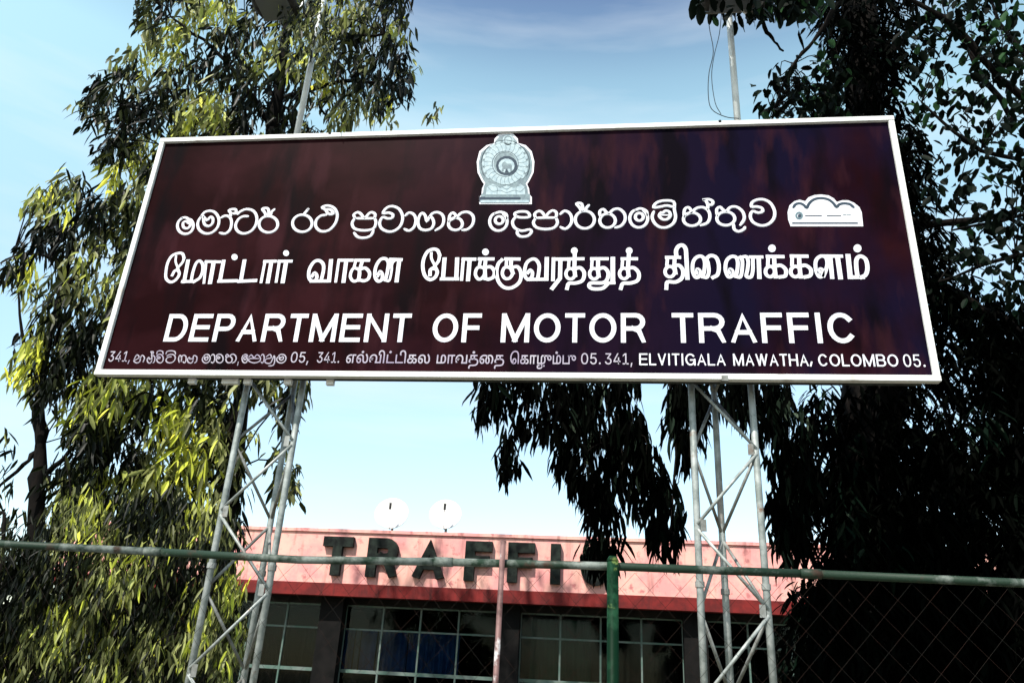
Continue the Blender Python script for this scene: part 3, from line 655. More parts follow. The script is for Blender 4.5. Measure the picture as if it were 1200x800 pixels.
def small_si(mb, key, a, b, ox):
    x0 = ox+a/9.23; x1 = ox+b/9.23; y0 = 415.2; y1 = 425.2
    if key in U: sts = U[key]; lo = (0, 0); hi = (1, 1)
    else:
        sts = SI[TR[key]][2]; al = np.array([p for s in sts for p in s]); lo = al.min(0); hi = al.max(0)
    for st in sts:
        stroke(mb, [S(x0+(p[0]-lo[0])/(hi[0]-lo[0])*(x1-x0), y0+(p[1]-lo[1])/(hi[1]-lo[1])*(y1-y0)) for p in st], .0055, 3, .003)
mb = MB()
for key, a, b, ox in [('ae', 385, 505, 115), ('l', 530, 615, 115), ('al', 560, 620, 115), ('v', 635, 705, 115), ('i', 635, 705, 115), ('tt', 735, 835, 115), ('i', 735, 840, 115), ('g', 870, 950, 115), ('l', 965, 1070, 115),
                      ('m', 20, 105, 235), ('aa', 115, 155, 235), ('v', 170, 245, 235), ('t', 275, 385, 235), ('e', 450, 510, 235), ('k', 525, 645, 235), ('aa', 655, 690, 235), ('ll', 700, 805, 235), ('m', 825, 925, 235)]:
    small_si(mb, key, a, b, ox)
fit_word(mb, '341,', S(127.5, 420)[0], S(153, 420)[0], zb, zt, INTER, .0, TXT, YS-.0002)
stroke(mb, [S(279.5, 424), S(278.5, 428)], .006, 0)
tag(mb.build('sinhala_address', M['smallletter'], sign), 'small faded Sinhala street address', kind='stuff')

# --- emblem
def plate(pts, y0, y1, name, m, par, smooth=0):
    P = cr(pts, smooth) if smooth else pts
    Q = [(float(p[0]), float(p[1])) for p in P]
    if abs(Q[0][0]-Q[-1][0])+abs(Q[0][1]-Q[-1][1]) < 1e-6: Q = Q[:-1]
    n = len(Q); mb = MB()
    mb.add([(x, y0, z) for x, z in Q]+[(x, y1, z) for x, z in Q], [tuple(range(n))]+[(i, i+n, (i+1) % n+n, (i+1) % n) for i in range(n)])
    return mb.build(name, m, par)
half = [(405, 42), (455, 62), (495, 105), (500, 145), (570, 165), (625, 222), (650, 320), (642, 420), (605, 495), (582, 530), (600, 570), (606, 628), (626, 650), (626, 716)]
left = [(2*390-x-(8 if y < 200 else 20), y) for x, y in half[::-1]][:-1]
outl = half+left
E = lambda p: S(545+p[0]/8, 150+p[1]/8)
cen = np.array([372., 400.])
pe = plate([E(p) for p in outl], YS-.004, YS-.0003, 'emblem', M['letter'], sign); tag(pe, 'pale state emblem of a lion disc on a pedestal')
inn = [tuple(cen+(np.array(p)-cen)*.93) for p in outl]
plate([E(p) for p in inn], YS-.0065, YS-.0041, 'emblem_field', M['emblem_blue'], pe)
def ring(cx, cy, r0, r1, y0, y1, name, m, par, n=36, mapf=E):
    o = ell(cx, cy, r1, r1, n=n)[:-1]; i = ell(cx, cy, r0, r0, n=n)[:-1]
    P = [mapf(p) for p in o+i]; mb = MB(); k = len(P)
    fs = [(a, (a+1) % n, n+(a+1) % n, n+a) for a in range(n)]+[(a, a+k, (a+1) % n+k, (a+1) % n) for a in range(n)]
    mb.add([(x, y0, z) for x, z in P]+[(x, y1, z) for x, z in P], fs); return mb.build(name, m, par)
ring(378, 340, 108, 196, YS-.0085, YS-.0066, 'emblem_wreath', M['emblem_pale'], pe)
for k in range(20):
    t = 2*math.pi*k/20; c = np.array([378+206*math.cos(t), 340+206*math.sin(t)])
    if c[1] < 500: plate([E(p) for p in ell(c[0], c[1], 26, 12, rot=math.degrees(t)+90, n=8)], YS-.0095, YS-.0067, 'petal', M['emblem_pale'], pe)
plate([E(p) for p in ell(392, 360, 102, 92)], YS-.0090, YS-.0067, 'emblem_disc', M['emblem_dark'], pe)
plate([E(p) for p in ell(390, 362, 76, 68)], YS-.0105, YS-.0091, 'emblem_disc', M['emblem_pale'], pe)
plate([E(p) for p in [(344, 412), (352, 380), (346, 352), (356, 330), (376, 322), (386, 336), (404, 344), (428, 342), (440, 356), (438, 392), (444, 414), (426, 414), (420, 388), (400, 384), (396, 414), (380, 414), (378, 392), (366, 392), (362, 414)]], YS-.0120, YS-.0106, 'lion', M['emblem_blue'], pe)
plate([E(p) for p in [(372, 425), (392, 388), (412, 425)]], YS-.0123, YS-.0106, 'lion', M['emblem_dark'], pe)
mbp = MB()
for k in range(26):
    t = 2*math.pi*(k+.5)/26
    stroke(mbp, [E((378+r_*math.cos(t+tw), 345+r_*math.sin(t+tw))) for r_, tw in ((122, 0), (150, .05), (178, .02), (196, -.02))], .0020, 3, .001)
mbp.v = [(a, b-.0086, c) for a, b, c in mbp.v]; mbp.build('petal', M['emblem_blue'], pe)
for rr_, ww_ in ((122, .0022), (228, .0024)):
    mbp = MB(); stroke(mbp, [E(p) for p in ell(378, 342, rr_, rr_*.97, 150 if rr_ > 200 else 0, 390 if rr_ > 200 else 360, 30)], ww_, 1, .001)
    mbp.v = [(a, b-.0097, c) for a, b, c in mbp.v]; mbp.build('emblem_wreath', M['emblem_dark'], pe)
for q_ in ([(215, 560), (260, 600), (330, 590), (390, 612), (460, 590), (520, 600), (560, 565)], [(240, 540), (300, 560), (300, 625)], [(520, 540), (480, 560), (480, 625)], [(350, 560), (390, 580), (430, 560)]):
    mbp = MB(); stroke(mbp, [E(p) for p in q_], .0026, 3, .001)
    mbp.v = [(a, b-.0086, c) for a, b, c in mbp.v]; mbp.build('emblem_base', M['emblem_blue'], pe)
plate([E(p) for p in ell(405, 118, 52, 50)], YS-.0085, YS-.0066, 'emblem_crown', M['emblem_pale'], pe)
ring(405, 118, 30, 40, YS-.0100, YS-.0086, 'emblem_crown', M['emblem_blue'], pe, 20)
plate([E(p) for p in [(205, 560), (260, 530), (330, 570), (390, 545), (460, 570), (520, 530), (560, 560), (565, 632), (195, 632)]], YS-.0085, YS-.0066, 'emblem_base', M['emblem_pale'], pe)
plate([E(p) for p in [(185, 655), (520, 655), (520, 674), (185, 674)]], YS-.0085, YS-.0066, 'emblem_base', M['emblem_dark'], pe)
plate([E(p) for p in [(135, 650), (190, 650), (190, 695), (135, 695)]], YS-.0083, YS-.0067, 'emblem_base', M['emblem_dark'], pe)
plate([E(p) for p in [(145, 680), (600, 680), (600, 705), (145, 705)]], YS-.0087, YS-.0067, 'emblem_base', M['emblem_pale'], pe)
# --- department mark at the right of the Sinhala line
G = lambda p: S(915+p[0]/11.43, 220+p[1]/11.43)
pl = plate([G(p) for p in [(130, 520), (97, 430), (90, 330), (115, 240), (180, 185), (250, 165), (325, 185), (370, 132), (450, 102), (540, 95), (640, 108), (710, 148), (748, 195), (820, 172), (900, 172), (980, 205), (1050, 262), (1082, 330), (1102, 520)]], YS-.004, YS-.0003, 'department_mark', M['letter'], sign)
tag(pl, 'white three-humped badge with dark outline')
def stroke_at(pts, wid, name, m, par, mapf, y, smooth=4):
    mb = MB(); stroke(mb, [mapf(p) for p in pts], wid, smooth, .0015)
    mb.v = [(a, b+(y-YS), c) for a, b, c in mb.v]; return mb.build(name, m, par)
arc = [(165, 270), (200, 225), (260, 215), (310, 240), (345, 275), (375, 220), (420, 175), (480, 150), (560, 145), (640, 165), (700, 210), (745, 265), (775, 232), (830, 215), (890, 218), (930, 230), (975, 268)]
stroke_at(arc, .012, 'badge_outline', M['emblem_dark'], pl, G, YS-.0042)
stroke_at([(160, 478), (1020, 478)], .012, 'badge_line', M['emblem_dark'], pl, G, YS-.0042, 0)
ring(243, 378, 28, 52, YS-.006, YS-.0041, 'badge_wheel', M['emblem_blue'], pl, 16, G)
plate([G(p) for p in ell(250, 382, 24, 24, n=10)], YS-.0062, YS-.0041, 'badge_wheel', M['emblem_dark'], pl)
for a, b, y in [(330, 395, 380), (405, 450, 380), (458, 540, 380), (620, 690, 380), (700, 800, 378)]:
    stroke_at([(a, y), (b, y)], .0085, 'badge_text', M['emblem_dark'], pl, G, YS-.0042, 0)
for a, b in [(830, 870), (885, 930)]: stroke_at([(a, 368), (b, 366)], .006, 'badge_text', M['emblem_blue'], pl, G, YS-.0042, 0)

# ---------------------------------------------------------------- lattice towers
YT, YR = 5.82, 6.20
def tower(xl, xr, left_nodes, label, pole_x, pole_top, lamp):
    xm = (xl+xr)/2
    t = empty('lattice_tower', (xm, (YT+YR)/2, 0), label, 'tower', 'steel lattice towers carrying the board')
    top = 5.95
    for (x, y) in ((xl, YT), (xr, YT), (xm, YR)):
        MB().tube([(x, y, 0), (x, y, top)], .0255, 12).build('leg', M['galv'], t, smooth=True)
        for z in (2.3, 4.4): MB().tube([(x, y, z-.02), (x, y, z+.02)], .033, 12).build('coupling', M['galv_dull'], t)
    # zigzag rods on the three faces
    step = left_nodes
    zs_ = [1.56+step*i for i in range(-2, 8)]
    faces = [((xl, YT), (xr, YT), 0), ((xr, YT), (xm, YR), 1), ((xm, YR), (xl, YT), 0)]
    for fi, (A, B, ph) in enumerate(faces):
        for i in range(len(zs_)-1):
            z0, z1 = zs_[i], zs_[i+1]
            if z0 < 0 or z1 > top: continue
            a, b = (A, B) if (i+ph) % 2 == 0 else (B, A)
            oy = -.022 if fi == 0 else 0
            if fi == 0:
                sgn_ = 1 if a[0] < b[0] else -1
                MB().box((min(a[0]+sgn_*.02, a[0]+sgn_*.062), YT-.034, z0-.035), (max(a[0]+sgn_*.02, a[0]+sgn_*.062), YT-.030, z0+.05)).build('gusset', M['galv_dull'], t)
            MB().tube([(a[0], a[1]+oy, z0+.02), (b[0], b[1]+oy, z1-.02)], .0125, 8).build('brace', M['galv' if fi == 0 else 'galv_dull'], t, smooth=True)
    MB().tube([(pole_x, YT-.0, top-.6) if abs(pole_x-xr) > .05 and abs(pole_x-xl) > .05 else (pole_x, YT, top+.001), (pole_x, YT, pole_top-.5), (pole_x, YT, pole_top)], .030, 10).build('lamp_pole', M['polegrey'], t, smooth=True)
    return t
zr = [at(898, 700, YT)[2], at(819, 600, YT)[2], at(882, 510, YT)[2], at(829, 796, YT)[2]]
step = (zr[2]-zr[3])/3
xlL, xrL = at(290, 450, YT)[0], at(355, 450, YT)[0]
xlR, xrR = at(810, 455, YT)[0], at(880, 455, YT)[0]
tower(xlL, xrL, step, 'left three-legged steel lattice tower holding the board, beside the yellow-green tree', xlL, 8.45, None)
tower(xlR, xrR, step, 'right three-legged steel lattice tower holding the board, beside the dark tree', at(864, 138, YT)[0], 8.75, None)

def lamp(px, py, y, w_, label, pole, base_to):
    c = Vector(at(px, py, y))
    root = empty('floodlight', c, label, 'floodlight', 'floodlights on poles above the board')
    W, D_y, T_ = w_, .17, .085
    h = MB()
    prof = [(-.5, .35, .5), (-.42, .85, .9), (-.2, 1, 1), (.25, 1, .95), (.42, .8, .75), (.5, .4, .45)]
    vs = []; fs = []; n = 12
    for (u, a_, b_) in prof:
        for k in range(n):
            t = 2*math.pi*(k+.5)/n; cx_, sz_ = math.cos(t), math.sin(t)
            vs.append((c.x+u*W, c.y+math.copysign(abs(cx_)**.5, cx_)*D_y*a_, c.z+math.copysign(abs(sz_)**.6, sz_)*T_/2*b_*(1.0 if sz_ > 0 else .7)))
    for i in range(len(prof)-1):
        for k in range(n): fs.append((i*n+k, i*n+(k+1) % n, (i+1)*n+(k+1) % n, (i+1)*n+k))
    fs += [tuple(reversed(range(n))), tuple(range((len(prof)-1)*n, len(prof)*n))]
    h.add(vs, fs).build('housing', M['dark'], root, smooth=True)
    MB().box((c.x-W*.36, c.y-D_y*.8, c.z-T_*.44), (c.x+W*.36, c.y+D_y*.8, c.z-T_*.33)).build('glass', M['lampglass'], root)
    MB().box((c.x-W*.40, c.y-D_y*.9, c.z-T_*.40), (c.x+W*.40, c.y-D_y*.81, c.z-T_*.25)).box((c.x-W*.40, c.y+D_y*.81, c.z-T_*.40), (c.x+W*.40, c.y+D_y*.9, c.z-T_*.25)).build('rim', M['galv_dull'], root)
    MB().tube(cr([tuple(base_to), tuple(base_to+Vector((0, -.12, .14))), (c.x+W*.3, c.y+.2, c.z+.10), (c.x+W*.1, c.y+.05, c.z+.02)], 4), .02, 8).build('arm', M['polegrey'], root, smooth=True)
lamp(323, 7, 5.35, .44, 'dark floodlight over the left end of the board, in front of the yellow-green tree', None, Vector((xlL, YT, 8.45)))
lamp(857, -3, 5.35, .52, 'dark floodlight over the right end of the board, at the top edge', None, Vector((at(864, 138, YT)[0], YT, 8.75)))
# loose cable hanging by the right pole
cb = MB()
px = [(833, 8), (831, 30), (836, 60), (831, 85), (830, 110), (834, 128), (850, 137), (866, 139)]
cb.tube([tuple(at(a, b, YT-.06)) for a, b in cr(px, 4)], .004, 5)
px = [(846, 10), (843, 40), (837, 65), (834, 90), (838, 120), (845, 134)]
cb.tube([tuple(at(a, b, YT-.03)) for a, b in cr(px, 4)], .0035, 5)
tag(cb.build('hanging_cable', M['cable']), 'thin loose cable hanging beside the right pole above the board', 'cable')

# ---------------------------------------------------------------- chain link fence
YF = 4.2
fence = empty('chain_link_fence', (-.5, YF, 0), 'chain-link fence with mossy top rail, one green post and one thin rusty post', 'fence')
rp_ = [at(-160, 632, YF), at(0, 637, YF), at(180, 646, YF), at(350, 655.5, YF), at(520, 658, YF), at(712, 663, YF), at(950, 672, YF), at(1200, 683, YF), at(1380, 692, YF)]
rads = .021
pts = [tuple(p) for p in rp_]
for i in range(0, len(pts)-1, 2):
    seg = pts[i:i+3]
    if len(seg) > 1:
        a, b = Vector(seg[0]), Vector(seg[-1])
        MB().tube([tuple(a+(b-a).normalized()*.002)]+seg[1:-1]+[tuple(b-(b-a).normalized()*.002)], rads, 12).build('rail', M['rail'], fence, smooth=True)
        MB().tube([tuple(b-Vector((.05, 0, 0))), tuple(b+Vector((.05, 0, 0)))], rads+.004, 12).build('rail_sleeve', M['rail'], fence, smooth=True)
x = at(718, 665, YF)[0]
MB().tube([(x, YF-.03, 0), (x, YF-.03, 2.205)], .030, 14).build('post', M['greenpost'], fence, smooth=True)
MB().tube([(x, YF-.03, 2.2), (x, YF-.03, 2.225)], [.033, .02], 14).build('post_cap', M['greenpost'], fence, smooth=True)
x = at(589, 665, YF)[0]
MB().tube([(x, YF-.034, 0), (x, YF-.034, 2.285)], .0145, 8).build('post', M['rustpost'], fence, smooth=True)
for xx in (-3.9, 2.75): MB().tube([(xx, YF-.03, 0), (xx, YF-.03, 2.2)], .03, 12).build('post', M['greenpost'], fence, smooth=True)
wm = MB(); p = .15; h_ = 2.15
for i in range(-30, 26):
    x0 = i*p
    for sgn in (1, -1):
        # every wire is a long zigzag; seen as crossing diagonals
        L_ = h_
        a = Vector((x0, YF+.004*sgn, h_)); b = Vector((x0+sgn*L_*.92, YF+.004*sgn, 0))
        if max(a.x, b.x) < -4.0 or min(a.x, b.x) > 3.0: continue
        wm.tube([a, (a+b)/2+Vector((0, .006, 0)), b], 0.0008, 4, caps=False)
tag(wm.build('wire_mesh', M['wire'], fence), kind='stuff')

# ---------------------------------------------------------------- trees
NT = 10  # verts per leaf
def leaf_template(round_=False):
    # along x (length 1), width y, fold z ; droop added later
    if round_: st = [(0, 0), (.25, .42), (.6, .5), (.88, .28), (1, 0)]
    else: st = [(0, 0), (.22, .40), (.55, .5), (.82, .28), (1, 0)]
    V = [(0, 0, 0)]
    for t, w_ in st[1:-1]: V += [(t, -w_, .18*w_*2), (t, 0, 0), (t, w_, .18*w_*2)]
    V += [(1, 0, 0)]
    T = [(0, 1, 2), (0, 2, 3), (1, 4, 2), (2, 4, 5), (2, 5, 3), (3, 5, 6), (4, 7, 5), (5, 7, 8), (5, 8, 6), (6, 8, 9), (7, 10, 8), (8, 10, 9)]
    return np.array(V, float), np.array(T, int)
TV, TT = leaf_template(); RV, RT = leaf_template(True)

def inpoly(P, poly):
    x, y = P[:, 0], P[:, 1]; c = np.zeros(len(P), bool); n = len(poly)
    for i in range(n):
        x0, y0 = poly[i]; x1, y1 = poly[(i+1) % n]
        if y0 == y1: continue
        k = ((y0 > y) != (y1 > y)) & (x < (x1-x0)*(y-y0)/(y1-y0)+x0); c ^= k
    return c

def sample_clusters(poly, n, y0, y1, holes=()):
    poly = np.array(poly, float); lo, hi = poly.min(0), poly.max(0); o = []
    while len(o) < n:
        P = lo+(hi-lo)*rng.random((n*2, 2)); P = P[inpoly(P, poly)]
        for (hx, hy, hr) in holes:
            P = P[np.hypot(P[:, 0]-hx, P[:, 1]-hy) > hr*(.7+.5*rng.random(len(P)))]
        o += list(P)
    o = np.array(o[:n]); Y = y0+(y1-y0)*rng.random(n)
    return np.array([at(a, b, y) for (a, b), y in zip(o, Y)]), o

class Leaves:
    def __init__(s): s.B = []; s.D = []; s.L = []; s.W = []; s.T = []; s.dr = []
    def cluster(s, c, n, L, W, tone, spread=.22, droop=.35, out=1.0, tj=.12, twig=.35):
        # leaves strung along a short hanging twig, hanging outwards and down
        az = rng.random()*2*math.pi; lean = np.array([math.cos(az), math.sin(az), 0])*twig*.5*rng.random()
        t = rng.random(n)
        base = c+lean*t[:, None]+np.array([0, 0, -1.])*(t*twig)[:, None]+rng.normal(0, spread*.22, (n, 3))
        a = rng.random(n)*2*math.pi; down = -(.25+1.5*rng.random(n))
        d = np.stack([np.cos(a)*out, np.sin(a)*out, down], 1); d /= np.linalg.norm(d, axis=1)[:, None]
        s.B.append(base); s.D.append(d); s.L.append(L*(.65+.6*rng.random(n))); s.W.append(W*(.7+.5*rng.random(n)))
        s.T.append(np.clip(tone+rng.normal(0, tj, n), 0, 1)); s.dr.append(droop*(.3+rng.random(n)))
    def cat(s):
        B, D, L, W, T, dr = [np.concatenate(x) for x in (s.B, s.D, s.L, s.W, s.T, s.dr)]
        return B, D, L, W, T, dr
    def build(s, root, mname, name, kind_round=False, nleaf=300):
        B, D, L, W, T, dr = s.cat(); n = len(B)
        tv, tt = (RV, RT) if kind_round else (TV, TT)
        side = np.cross(D, rng.normal(0, 1, (n, 3))*.45+np.array([0, 0, 1.])); side /= np.linalg.norm(side, axis=1)[:, None]+1e-9
        nrm = np.cross(side, D)
        # choose the leaves that show largest as single parts
        px, py = proj(B); dist = np.linalg.norm(B-CAM, axis=1)
        vis = (px > 0) & (px < 1200) & (py > 0) & (py < 800) & ~((px > 110) & (px < 1100) & (py > 140) & (py < 448))
        score = np.where(vis, L*W/dist**2*(1.5+T), 0); near = dist < np.quantile(dist, .35)
        order = np.argsort(-score*np.where(near, 1, .2)); pick = order[:nleaf] if nleaf else np.array([], int)
        keep = np.ones(n, bool); keep[pick] = False
        wav = rng.normal(0, .05, n)
        def verts(i):
            x = tv[:, 0][None, :]; y = tv[:, 1][None, :]; z = tv[:, 2][None, :]
            Ls = L[i][:, None]; Ws = W[i][:, None]
            P = B[i][:, None, :]+D[i][:, None, :]*(x*Ls)[..., None]+side[i][:, None, :]*(y*Ws+(np.sin(x*6)*wav[i][:, None]*Ls))[..., None]+nrm[i][:, None, :]*(z*Ws)[..., None]
            P[..., 2] -= (dr[i][:, None]*Ls*x**2)
            return P
        idx = np.nonzero(keep)[0]; P = verts(idx).reshape(-1, 3); nv = len(tv)
        Tr = (tt[None]+(np.arange(len(idx))*nv)[:, None, None]).reshape(-1)
        me = bpy.data.meshes.new(name); me.vertices.add(len(P)); me.vertices.foreach_set('co', P.ravel())
        me.loops.add(len(Tr)); me.loops.foreach_set('vertex_index', Tr.astype(np.int32))
        nf = len(Tr)//3; me.polygons.add(nf)
        me.polygons.foreach_set('loop_start', np.arange(0, nf*3, 3, dtype=np.int32)); me.polygons.foreach_set('loop_total', np.full(nf, 3, np.int32))
        at_ = me.attributes.new('tone', 'FLOAT', 'POINT'); at_.data.foreach_set('value', np.repeat(T[idx], nv).astype(np.float32))
        me.update(calc_edges=True); me.validate()
        o = link(name, me, M[mname], root); tag(o, kind='stuff')
        # template meshes shared by the single leaves, four tones
        if nleaf:
            tm = []
            for q in range(5):
                m2 = bpy.data.meshes.new('leaf'); vv = tv.copy(); vv[:, 2] = vv[:, 2]*.8-.28*vv[:, 0]**2
                m2.from_pydata([tuple(v) for v in vv], [], [tuple(map(int, t)) for t in tt]); m2.materials.append(M[mname])
                a2 = m2.attributes.new('tone', 'FLOAT', 'POINT'); a2.data.foreach_set('value', np.full(len(vv), (q+.5)/5, np.float32)); tm.append(m2)
            rl = Vector(root.location)
            for i in pick:
                lo = bpy.data.objects.new('leaf', tm[min(4, int(T[i]*5))]); C.objects.link(lo); lo.parent = root
                X_, Y_, Z_ = D[i]*L[i], side[i]*W[i], nrm[i]*W[i]
                # droop template uses its own z; scale it by length so the tip hangs
                Zl = nrm[i]*max(W[i], L[i]*.45)*np.sign(nrm[i][2] or 1)
                p_ = Vector(B[i])-rl
                lo.matrix_local = Matrix(((X_[0], Y_[0], Zl[0], p_.x), (X_[1], Y_[1], Zl[1], p_.y), (X_[2], Y_[2], Zl[2], p_.z), (0, 0, 0, 1)))
        return o

def limb(root, pts, r0, r1, m, name='branch', wob=.04, n=8):
    P = cr(pts, 5); k = len(P); out_ = []
    for i, p in enumerate(P):
        out_.append(tuple(np.array(p)+(rng.normal(0, wob*min(1, r0*8), 3) if 0 < i < k-1 else 0)))
    rr = [(r0+(r1-r0)*i/(k-1))*(1+.12*rng.normal()) for i in range(k)]
    return MB().tube(out_, rr, n).build(name, m, root, smooth=True)

def twigs(root, pts3, starts, m, n, r=.010, maxlen=2.2):
    """thin branches running from the limbs to some of the leaf clusters, joined into one part"""
    mb = MB(); S_ = np.array(starts)
    idx = rng.choice(len(pts3), min(n, len(pts3)), replace=False)
    for i in idx:
        p = pts3[i]; j = np.argmin(np.linalg.norm(S_-p-np.array([0, 0, -.3]), axis=1)); q = S_[j]
        if np.linalg.norm(q-p) > maxlen: continue
        mid = (p+q)/2+np.array([0, 0, .15*np.linalg.norm(p-q)])+rng.normal(0, .06, 3)
        mb.tube([tuple(x) for x in cr([q, mid, p, p+np.array([0, 0, -.3])], 3)], [r*(1.4-.11*k) for k in range(10)], 5, caps=False)
    tag(mb.build('twigs', m, root), kind='stuff')

def tone_mast(P2, yellow):
    d = min([np.hypot(P2[0]-a, P2[1]-b)/r for a, b, r in yellow] or [9])
    return d

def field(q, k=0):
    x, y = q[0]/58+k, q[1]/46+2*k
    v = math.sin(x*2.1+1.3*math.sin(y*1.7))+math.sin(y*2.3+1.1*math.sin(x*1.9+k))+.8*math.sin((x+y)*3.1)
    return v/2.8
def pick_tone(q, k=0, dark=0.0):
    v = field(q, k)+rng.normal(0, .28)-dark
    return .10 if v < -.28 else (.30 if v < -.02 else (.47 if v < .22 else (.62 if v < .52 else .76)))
# --- A: tall drooping tree behind the left end of the board
rootA = empty('mast_tree', (at(235, 800, 9.3)[0], 9.3, 0), 'tall drooping tree with olive and yellow leaves behind the left end of the board', 'tree')
polyA = [(165, -60), (150, 10), (150, 60), (112, 90), (96, 115), (128, 140), (118, 180), (150, 230), (150, 330), (110, 450), (100, 600), (285, 620), (278, 440), (330, 445), (345, 560), (318, 560), (355, 440), (392, 150), (402, 120), (440, 112), (492, 96), (486, 60), (470, -60)]
holesA = [(240, 45, 16), (372, 125, 16), (232, 92, 6), (205, 120, 7), (415, 130, 14), (298, 500, 14)]
PA, QA = sample_clusters(polyA, 1500, 8.4, 10.4, holesA)
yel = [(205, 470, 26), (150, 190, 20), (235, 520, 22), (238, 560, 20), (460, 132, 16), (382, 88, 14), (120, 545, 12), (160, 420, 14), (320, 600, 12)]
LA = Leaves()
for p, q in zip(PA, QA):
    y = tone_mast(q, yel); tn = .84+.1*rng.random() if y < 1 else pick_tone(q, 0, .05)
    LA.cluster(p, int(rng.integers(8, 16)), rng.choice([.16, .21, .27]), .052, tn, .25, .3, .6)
for _ in range(60):
    LA.cluster(at(rng.uniform(335, 392), rng.uniform(-20, 62), rng.uniform(5.3, 5.75)), 9, .11, .024, rng.choice([.2, .45, .62]), .2, .3, .6, twig=.2)
for a, b in [(505, 128), (512, 122), (460, 140), (488, 70), (435, 128), (398, 140), (405, 60), (300, 500), (320, 520), (330, 480)]:
    LA.cluster(at(a, b, 8.9), 9, .18, .045, .6, .2, .3, .6, twig=.2)
tr = [at(262, 900, 9.3), at(262, 640, 9.4), at(290, 420, 9.4), at(318, 180, 9.4), at(340, 0, 9.4), at(350, -120, 9.4)]
tr[0][2] = 0
limb(rootA, tr, .16, .06, M['bark_dark'], 'trunk', .02, 12)
starts = []
for k, (a, b) in enumerate([((285, 450), (180, 250)), ((300, 300), (140, 120)), ((320, 150), (200, 20)), ((330, 80), (450, 40)), ((325, 120), (470, 100)), ((270, 560), (150, 480)), ((335, 20), (230, -40))]):
    p0 = at(*a, 9.4); p1 = at(*b, 9.4+rng.uniform(-.8, .6)); mid = (p0+p1)/2+np.array([0, 0, .25])
    limb(rootA, [p0, mid, p1], .05, .018, M['bark_dark']); starts += [p0, mid, p1]
twigs(rootA, PA, starts, M['bark_dark'], 160)
LA.build(rootA, 'leaf_mast', 'foliage')

# --- B: thinner tree at the far left with a bare dark trunk
rootB = empty('mast_tree', (at(45, 800, 8.6)[0], 8.6, 0), 'slender tree at the left edge with bare dark trunk and drooping green leaves', 'tree')
polyB = [(90, 180), (120, 230), (175, 200), (180, 300), (150, 440), (110, 560), (70, 590), (60, 540), (90, 470), (66, 440), (20, 430), (30, 385), (55, 350), (30, 320), (6, 310), (8, 285), (55, 262), (40, 225), (60, 195)]
PB, QB = sample_clusters(polyB, 300, 7.9, 9.2, [(20, 360, 25), (62, 330, 8), (75, 500, 12), (120, 300, 7)])
yelB = [(38, 425, 15), (45, 390, 12), (90, 225, 14), (35, 300, 8), (105, 330, 9), (60, 210, 9)]
LB = Leaves()
for p, q in zip(PB, QB):
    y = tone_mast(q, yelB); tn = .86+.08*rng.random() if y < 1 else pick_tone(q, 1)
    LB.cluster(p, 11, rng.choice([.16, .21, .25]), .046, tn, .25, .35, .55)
for a, b in [(35, 418), (38, 430), (45, 395), (12, 560), (18, 530), (8, 505), (60, 560), (22, 590), (5, 600), (80, 555), (10, 300), (20, 320)]:
    LB.cluster(at(a, b, 8.4), 9, .18, .038, .86 if 380 < b < 440 else .3, .22, .35, .6, twig=.25)
tr = [at(40, 800, 8.6), at(42, 600, 8.6), at(48, 520, 8.6), at(46, 450, 8.6), at(75, 330, 8.6), at(95, 230, 8.6)]; tr.insert(0, np.array([tr[0][0], 8.6, 0]))
limb(rootB, tr, .115, .03, M['bark_dark'], 'trunk', .01, 12)
st = []
for a, m_, b in [((48, 520), (28, 545), (-20, 590)), ((46, 470), (85, 430), (120, 380)), ((50, 440), (30, 420), (20, 330)), ((75, 330), (60, 300), (15, 300)), ((52, 555), (80, 530), (110, 480)), ((70, 350), (110, 300), (150, 250))]:
    q = [at(*a, 8.6), at(*m_, 8.5), at(*b, 8.4)]; limb(rootB, q, .035, .012, M['bark_dark']); st += q
twigs(rootB, PB, st, M['bark_dark'], 70, .007)
LB.build(rootB, 'leaf_mast', 'foliage')

# --- C: dense low tree behind the fence at the left
rootC = empty('leafy_shrub', (at(130, 800, 7.8)[0], 7.8, 0), 'dense olive green drooping shrub filling the lower left behind the fence rail', 'shrub')
polyC = [(-60, 590), (40, 600), (100, 560), (180, 575), (262, 560), (282, 640), (290, 720), (272, 800), (280, 900), (-80, 900)]
PC, QC = sample_clusters(polyC, 1500, 7.0, 8.6)
LC = Leaves()
for p, q in zip(PC, QC):
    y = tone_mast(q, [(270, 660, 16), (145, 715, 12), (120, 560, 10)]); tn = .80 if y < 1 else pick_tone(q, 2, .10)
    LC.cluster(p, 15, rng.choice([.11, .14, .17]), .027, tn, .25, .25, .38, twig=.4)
st = []
for a in (-20, 60, 130, 190, 240):
    q = [at(a, 900, 7.8), at(a+15, 760, 7.8), at(a+25, 600, 7.8)]; q[0][2] = 0
    limb(rootC, q, .04, .015, M['bark_dark'], 'stem'); st += q
twigs(rootC, PC, st, M['bark_dark'], 60, .006)
LC.build(rootC, 'leaf_mast', 'foliage')

# --- D: big dark tree on the right, one long branch hanging behind the middle of the board
rootD = empty('dark_tree', (at(1020, 800, 8.4)[0], 8.4, 0), 'huge dark evergreen tree on the right with a long branch hanging below the board', 'tree')
polyD = [(975, -60), (962, 20), (975, 60), (950, 120), (960, 200), (1000, 330), (1050, 440), (935, 450), (955, 500), (968, 560), (955, 640), (935, 690), (925, 790), (915, 900), (1260, 900), (1260, 340), (1180, 345), (1130, 330), (1105, 280), (1080, 210), (1065, 140), (1045, 90), (1060, 40), (1080, -60)]
PD, QD = sample_clusters(polyD, 2300, 7.6, 10.0)
LD = Leaves()
for p in PD:
    LD.cluster(p, 14, .21, .042, rng.choice([.1, .3, .55, .8], p=[.45, .37, .15, .03]), .4, .3, .9, tj=.07, twig=.4)
